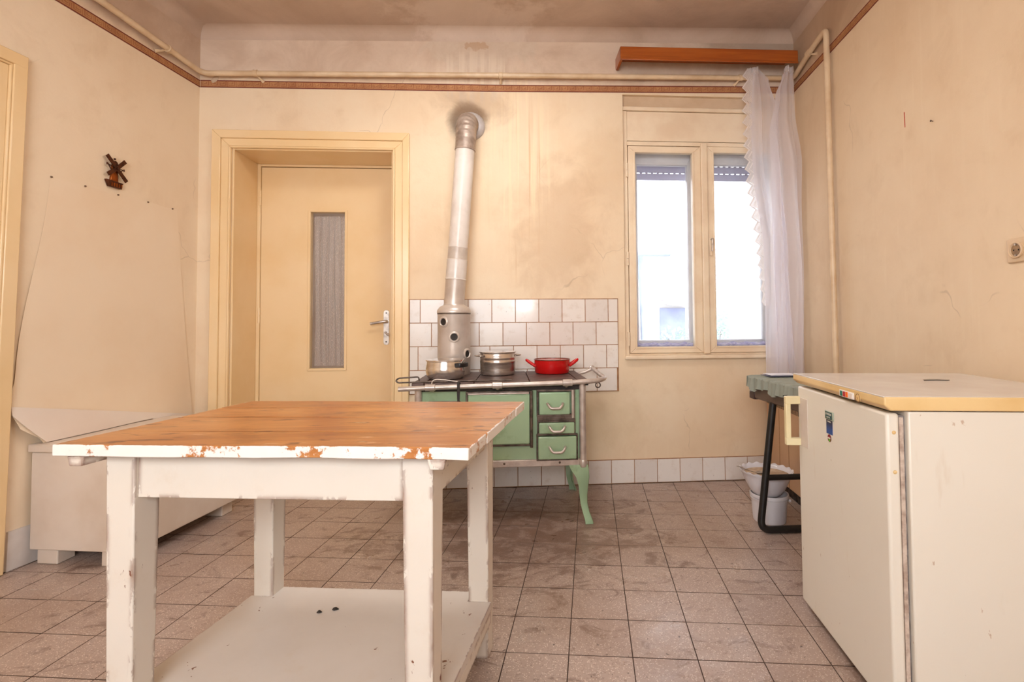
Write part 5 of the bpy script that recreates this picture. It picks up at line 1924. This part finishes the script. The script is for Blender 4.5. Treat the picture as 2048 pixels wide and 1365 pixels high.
M_PLAST = simple('white_bucket_plastic', (222, 218, 222), (206, 200, 204), 0.4, scale=5)
bx, by = 1.327, -0.670
bu = thing('plastic_bucket', (bx, by, 0), 'white plastic bucket with a rim standing on the floor under the bench', 'bucket')
m = MB()
m.lathe([(0.0, 0.0), (0.078, 0.0), (0.081, 0.003), (0.089, 0.116), (0.095, 0.117), (0.0955, 0.124), (0.091, 0.125), (0.0955, 0.127), (0.0965, 0.139), (0.095, 0.144), (0.090, 0.144), (0.086, 0.10), (0.078, 0.006), (0.0, 0.005)], (bx, by, 0), 40)
put(m, 'pail', M_PLAST, bu, smooth=35)
m = MB()
m.lathe([(0.0, 0.012), (0.007, 0.010), (0.009, 0.0)], (bx + 0.076, by - 0.060, 0.118), 10, frame=Vector((0.78, -0.62, 0)).to_track_quat('Z', 'Y').to_matrix())
put(m, 'handle_lug', M_PLAST, bu, smooth=50)
bo = thing('fluted_bowl', (bx - 0.012, by, 0.126), 'white bowl with swirled flutes resting on the plastic bucket', 'bowl')
obx, oby = bx - 0.012, by


def swirl(n_out):
    m = MB()
    N = 144
    prof = [(0.055, 0.004), (0.072, 0.018), (0.090, 0.045), (0.106, 0.078), (0.116, 0.104), (0.122, 0.122), (0.131, 0.130), (0.132, 0.138), (0.126, 0.137), (0.118, 0.122), (0.104, 0.084), (0.084, 0.044), (0.05, 0.016), (0.0, 0.014)]
    v, f = [(obx, oby, 0.126 + 0.003)], []
    rows = []
    for i, (r, h) in enumerate(prof):
        row = []
        for k in range(N):
            a = 2 * math.pi * k / N
            amp = 0.022 if i <= 4 else (0.0)
            rr = r * (1 + amp * abs(math.sin(9 * a + h * 34)) - (amp / 2))
            hh = h
            if i in (6, 7, 8):
                hh = h + 0.0035 * math.sin(18 * a)
                rr = r * (1 + 0.012 * math.sin(18 * a))
            row.append(len(v))
            v.append((obx + rr * math.cos(a), oby + rr * math.sin(a), 0.126 + hh))
        rows.append(row)
    for k in range(N):
        f.append((0, rows[0][(k + 1) % N], rows[0][k]))
    for r0, r1 in zip(rows, rows[1:]):
        for k in range(N):
            k2 = (k + 1) % N
            f.append((r0[k], r0[k2], r1[k2], r1[k]))
    m.add(v, f)
    return m


put(swirl(0), 'shell', simple('opal_glass', (228, 224, 228), (214, 208, 212), 0.2, scale=4), bo, smooth=60)
m = MB()
m.lathe([(0.1145, 0.116), (0.10, 0.113), (0.06, 0.110), (0.0, 0.111)], (obx, oby, 0.126), 40)
tag(put(m, 'porridge_residue', simple('dried_batter', (208, 184, 158), (178, 148, 120), 0.7, scale=22, bump=0.4, bscale=60), bo, smooth=60), None, None)
sp = thing('spoon', (1.20, -0.70, 0.25), 'steel spoon sticking out over the rim of the fluted bowl', 'spoon')
m = MB()
m.tube([(1.148, -0.690, 0.290), (1.160, -0.689, 0.288), (1.19, -0.682, 0.274), (1.225, -0.675, 0.259), (1.26, -0.67, 0.249)], [0.0045, 0.0042, 0.0035, 0.003, 0.003], 8, flat=0.6)
put(m, 'handle', M_STEEL, sp, smooth=60)
m = MB()
m.lathe([(0.0, -0.004), (0.012, -0.002), (0.017, 0.003), (0.0165, 0.004), (0.011, 0.0), (0.0, -0.002)], (1.278, -0.67, 0.247), 16, wob=lambda a, i: 1 + 0.25 * abs(math.cos(a)))
put(m, 'scoop', M_STEEL, sp, smooth=60)

# ------------------------------------------------------------------ wall socket, nail, crayon mark
M_SOCK = simple('aged_socket_plastic', (226, 198, 164), (214, 184, 148), 0.3, scale=6)
sk = thing('wall_socket', (right_x(-1.725), -1.725, 1.28), 'square cream wall socket at the picture edge above the refrigerator', 'socket')
SKR = Matrix(((0, 0, -1), (1, 0, 0), (0, -1, 0)))


def SK(p):   # (along towards camera, up, out)
    y = -1.725 - p[0]
    return (right_x(y) - p[2], y, 1.278 + p[1])


m = MB(SK)
m.hexa([(-0.042, -0.042, 0), (0.042, -0.042, 0), (0.042, 0.042, 0), (-0.042, 0.042, 0), (-0.040, -0.040, 0.010), (0.040, -0.040, 0.010), (0.040, 0.040, 0.010), (-0.040, 0.040, 0.010)])
put(m, 'cover_plate', M_SOCK, sk, bevel=0.004, seg=3)
m = MB(SK)
m.lathe([(0.0275, 0.010), (0.0275, 0.016), (0.0255, 0.018), (0.0225, 0.017), (0.0205, 0.011), (0.0, 0.011)], (0, 0, 0), 32)
rg = put(m, 'socket_ring', M_SOCK, sk, smooth=40)
m = MB(SK)
m.lathe([(0.0202, 0.0113), (0.0, 0.0114)], (0, 0, 0), 28)
put(m, 'recess', simple('socket_recess', (168, 134, 98), (128, 100, 72), 0.4, scale=40), rg)
for a in (-0.0095, 0.0095):
    m = MB(SK); m.lathe([(0.0028, 0.0118), (0.0, 0.0119)], (a, 0, 0), 12)
    put(m, 'pin_hole', M_DARKHOLE, rg)
for b in (-0.018, 0.018):
    put(MB(SK).box(-0.003, 0.003, b - 0.003, b + 0.003, 0.0112, 0.0165), 'earth_spring', M_STEEL, rg)


def wall_nail(y, z, label):
    m = MB()
    x = right_x(y)
    m.tube([(x + 0.004, y, z), (x - 0.010, y, z + 0.002)], 0.0018, 8)
    m.lathe([(0.0, -0.001), (0.0042, 0.0), (0.0042, 0.0012), (0.0, 0.0016)], (x - 0.011, y, z + 0.002), 10, axis='x')
    tag(put(m, 'nail', M_CASTF, smooth=50, loc=(x, y, z)), label, 'nail')


wall_nail(-1.335, 1.867, 'dark nail head in the bare wall beside the red crayon stroke')
m = MB()
y, z = -1.153, 1.946
m.hexa([(right_x(y) - d, y + a, z + b) for d, a, b in ((0.0, 0.001, -0.035), (0.0, -0.004, -0.035), (0.0, -0.003, 0.035), (0.0, 0.003, 0.035), (0.0006, 0.001, -0.035), (0.0006, -0.004, -0.035), (0.0006, -0.003, 0.035), (0.0006, 0.003, 0.035))])
put(m, 'crayon_mark', simple('red_crayon', (196, 88, 60), (176, 70, 48), 0.7, scale=50), wall_right)

# ------------------------------------------------------------------ outside, colours paled to imitate glare beyond the window
gd = MB().box(-12, 24, 0.6, 40, -0.9, -0.5)
put(gd, 'ground', simple('pale_yard', (214, 208, 196), (188, 186, 170), 0.9, scale=2), kind='structure', label='pale sunlit yard outside the window', cat='ground')
M_RENDER = simple('white_render', (240, 240, 238), (230, 230, 228), 0.8, scale=1)
M_ZINC = simple('bluish_gutter', (164, 174, 192), (150, 162, 182), 0.5, 0.2, scale=4)
nh = thing('neighbour_house', (1.4, 7.0, -0.5), 'white rendered house end with drainpipe seen through the near window pane', 'house')
put(MB().box(-2.0, 2.74, 6.3, 9.8, -0.5, 2.40), 'wall', M_RENDER, nh)
m = MB()
m.prism([(6.0, 2.30), (10.1, 2.30), (8.05, 4.2)], lambda a, b, t: (t, a, b), -2.2, 2.86)
put(m, 'roof', simple('pale_roof', (236, 232, 232), (226, 222, 222), 0.8, scale=4), nh)
put(MB().tube([(-2.2, 5.95, 2.30), (2.86, 5.95, 2.30)], 0.07, 12), 'gutter', M_ZINC, nh, smooth=50)
put(MB().tube(bend([(2.30, 5.95, 2.28), (2.36, 6.2, 2.0), (2.40, 6.22, 1.5), (2.44, 6.22, -0.4)], 0.1, 5), 0.05, 12), 'drainpipe', M_ZINC, nh, smooth=50)
put(MB().tube([(2.28, 6.2, 1.35), (2.33, 6.2, -0.4)], [0.03, 0.045], 8), 'leaning_post', simple('post_brown', (160, 140, 140), (140, 122, 126), 0.8, scale=6), nh, smooth=50)
bh = thing('far_outbuilding', (6.0, 11.0, -0.5), 'low white outbuilding with tiled roof and dark openings beyond the yard', 'house')
put(MB().box(3.0, 12.0, 10.5, 14.0, -0.5, 1.85), 'wall', M_RENDER, bh)
M_RT = simple('pale_tiles', (198, 192, 194), (176, 168, 172), 0.8, scale=6)
for k in range(12):
    t0, t1 = k / 12, (k + 1) / 12
    m = MB()
    y0, z0, y1, z1 = 10.2 + 2.1 * t0, 1.85 + 1.7 * t0, 10.2 + 2.1 * t1, 1.85 + 1.7 * t1
    m.hexa([(2.8, y0, z0), (12.2, y0, z0), (12.2, y1 + .05, z1), (2.8, y1 + .05, z1), (2.8, y0, z0 + .06), (12.2, y0, z0 + .06), (12.2, y1 + .05, z1 + .04), (2.8, y1 + .05, z1 + .04)])
    put(m, 'tile_course', M_RT, bh)
M_OPEN = simple('glare_paled_opening', (158, 166, 200), (172, 180, 212), 0.8, scale=3)  # openings painted pale blue to imitate overexposure
for x0, x1, z0, z1 in ((3.95, 4.65, 0.45, 1.38), (5.05, 5.95, 0.30, 1.38)):
    put(MB().box(x0, x1, 10.44, 10.52, z0, z1), 'opening', M_OPEN, bh)
m = MB()
m.hexa([(3.75, 9.9, 1.50), (4.75, 9.9, 1.36), (4.75, 10.5, 1.44), (3.75, 10.5, 1.58), (3.75, 9.9, 1.56), (4.75, 9.9, 1.42), (4.75, 10.5, 1.50), (3.75, 10.5, 1.64)])
put(m, 'lean_to_roof', simple('glare_paled_red_tin', (206, 184, 186), (190, 168, 176), 0.7, scale=6), bh)  # roof red lightened to imitate outdoor glare


M_LEAF = simple('pale_leaf', (206, 220, 206), (180, 202, 190), 0.7, scale=8)
M_STEM = simple('plant_stem', (150, 140, 120), (130, 120, 104), 0.8, scale=8)


def bush(x, y, w, h, n, label):
    t = thing('garden_bush', (x, y, -0.5), label, 'bush', 'bushes outside the window')
    m = MB()
    for k in range(7):
        a = random.uniform(0, 6.28)
        m.tube([(x, y, -0.5), (x + 0.3 * w * math.cos(a), y + 0.3 * w * math.sin(a), -0.5 + h * random.uniform(0.6, 0.9))], [0.02, 0.006], 6)
    put(m, 'stems', M_STEM, t)
    m = MB()
    for k in range(n):
        a, r, zz_ = random.uniform(0, 6.28), w * math.sqrt(random.random()) * 0.55, random.random()
        c = Vector((x + r * math.cos(a), y + r * math.sin(a), -0.5 + h * (0.15 + 0.85 * zz_)))
        d = Vector((random.uniform(-1, 1), random.uniform(-1, 1), random.uniform(-0.2, 1))).normalized()
        s = d.cross(Vector((0.3, 0.5, 0.8))).normalized() * 0.03
        m.add([c, c + d * 0.06 + s, c + d * 0.13, c + d * 0.06 - s], [(0, 1, 2, 3)])
    put(m, 'foliage', M_LEAF, t, kind='stuff')


bush(4.0, 9.0, 0.9, 1.35, 500, 'pale bush in front of the lean-to outside')
bush(4.9, 9.2, 0.8, 1.75, 500, 'tall upright bush before the dark opening outside')
bush(5.9, 8.2, 0.7, 1.3, 450, 'rounded bush at the far edge of the view outside')
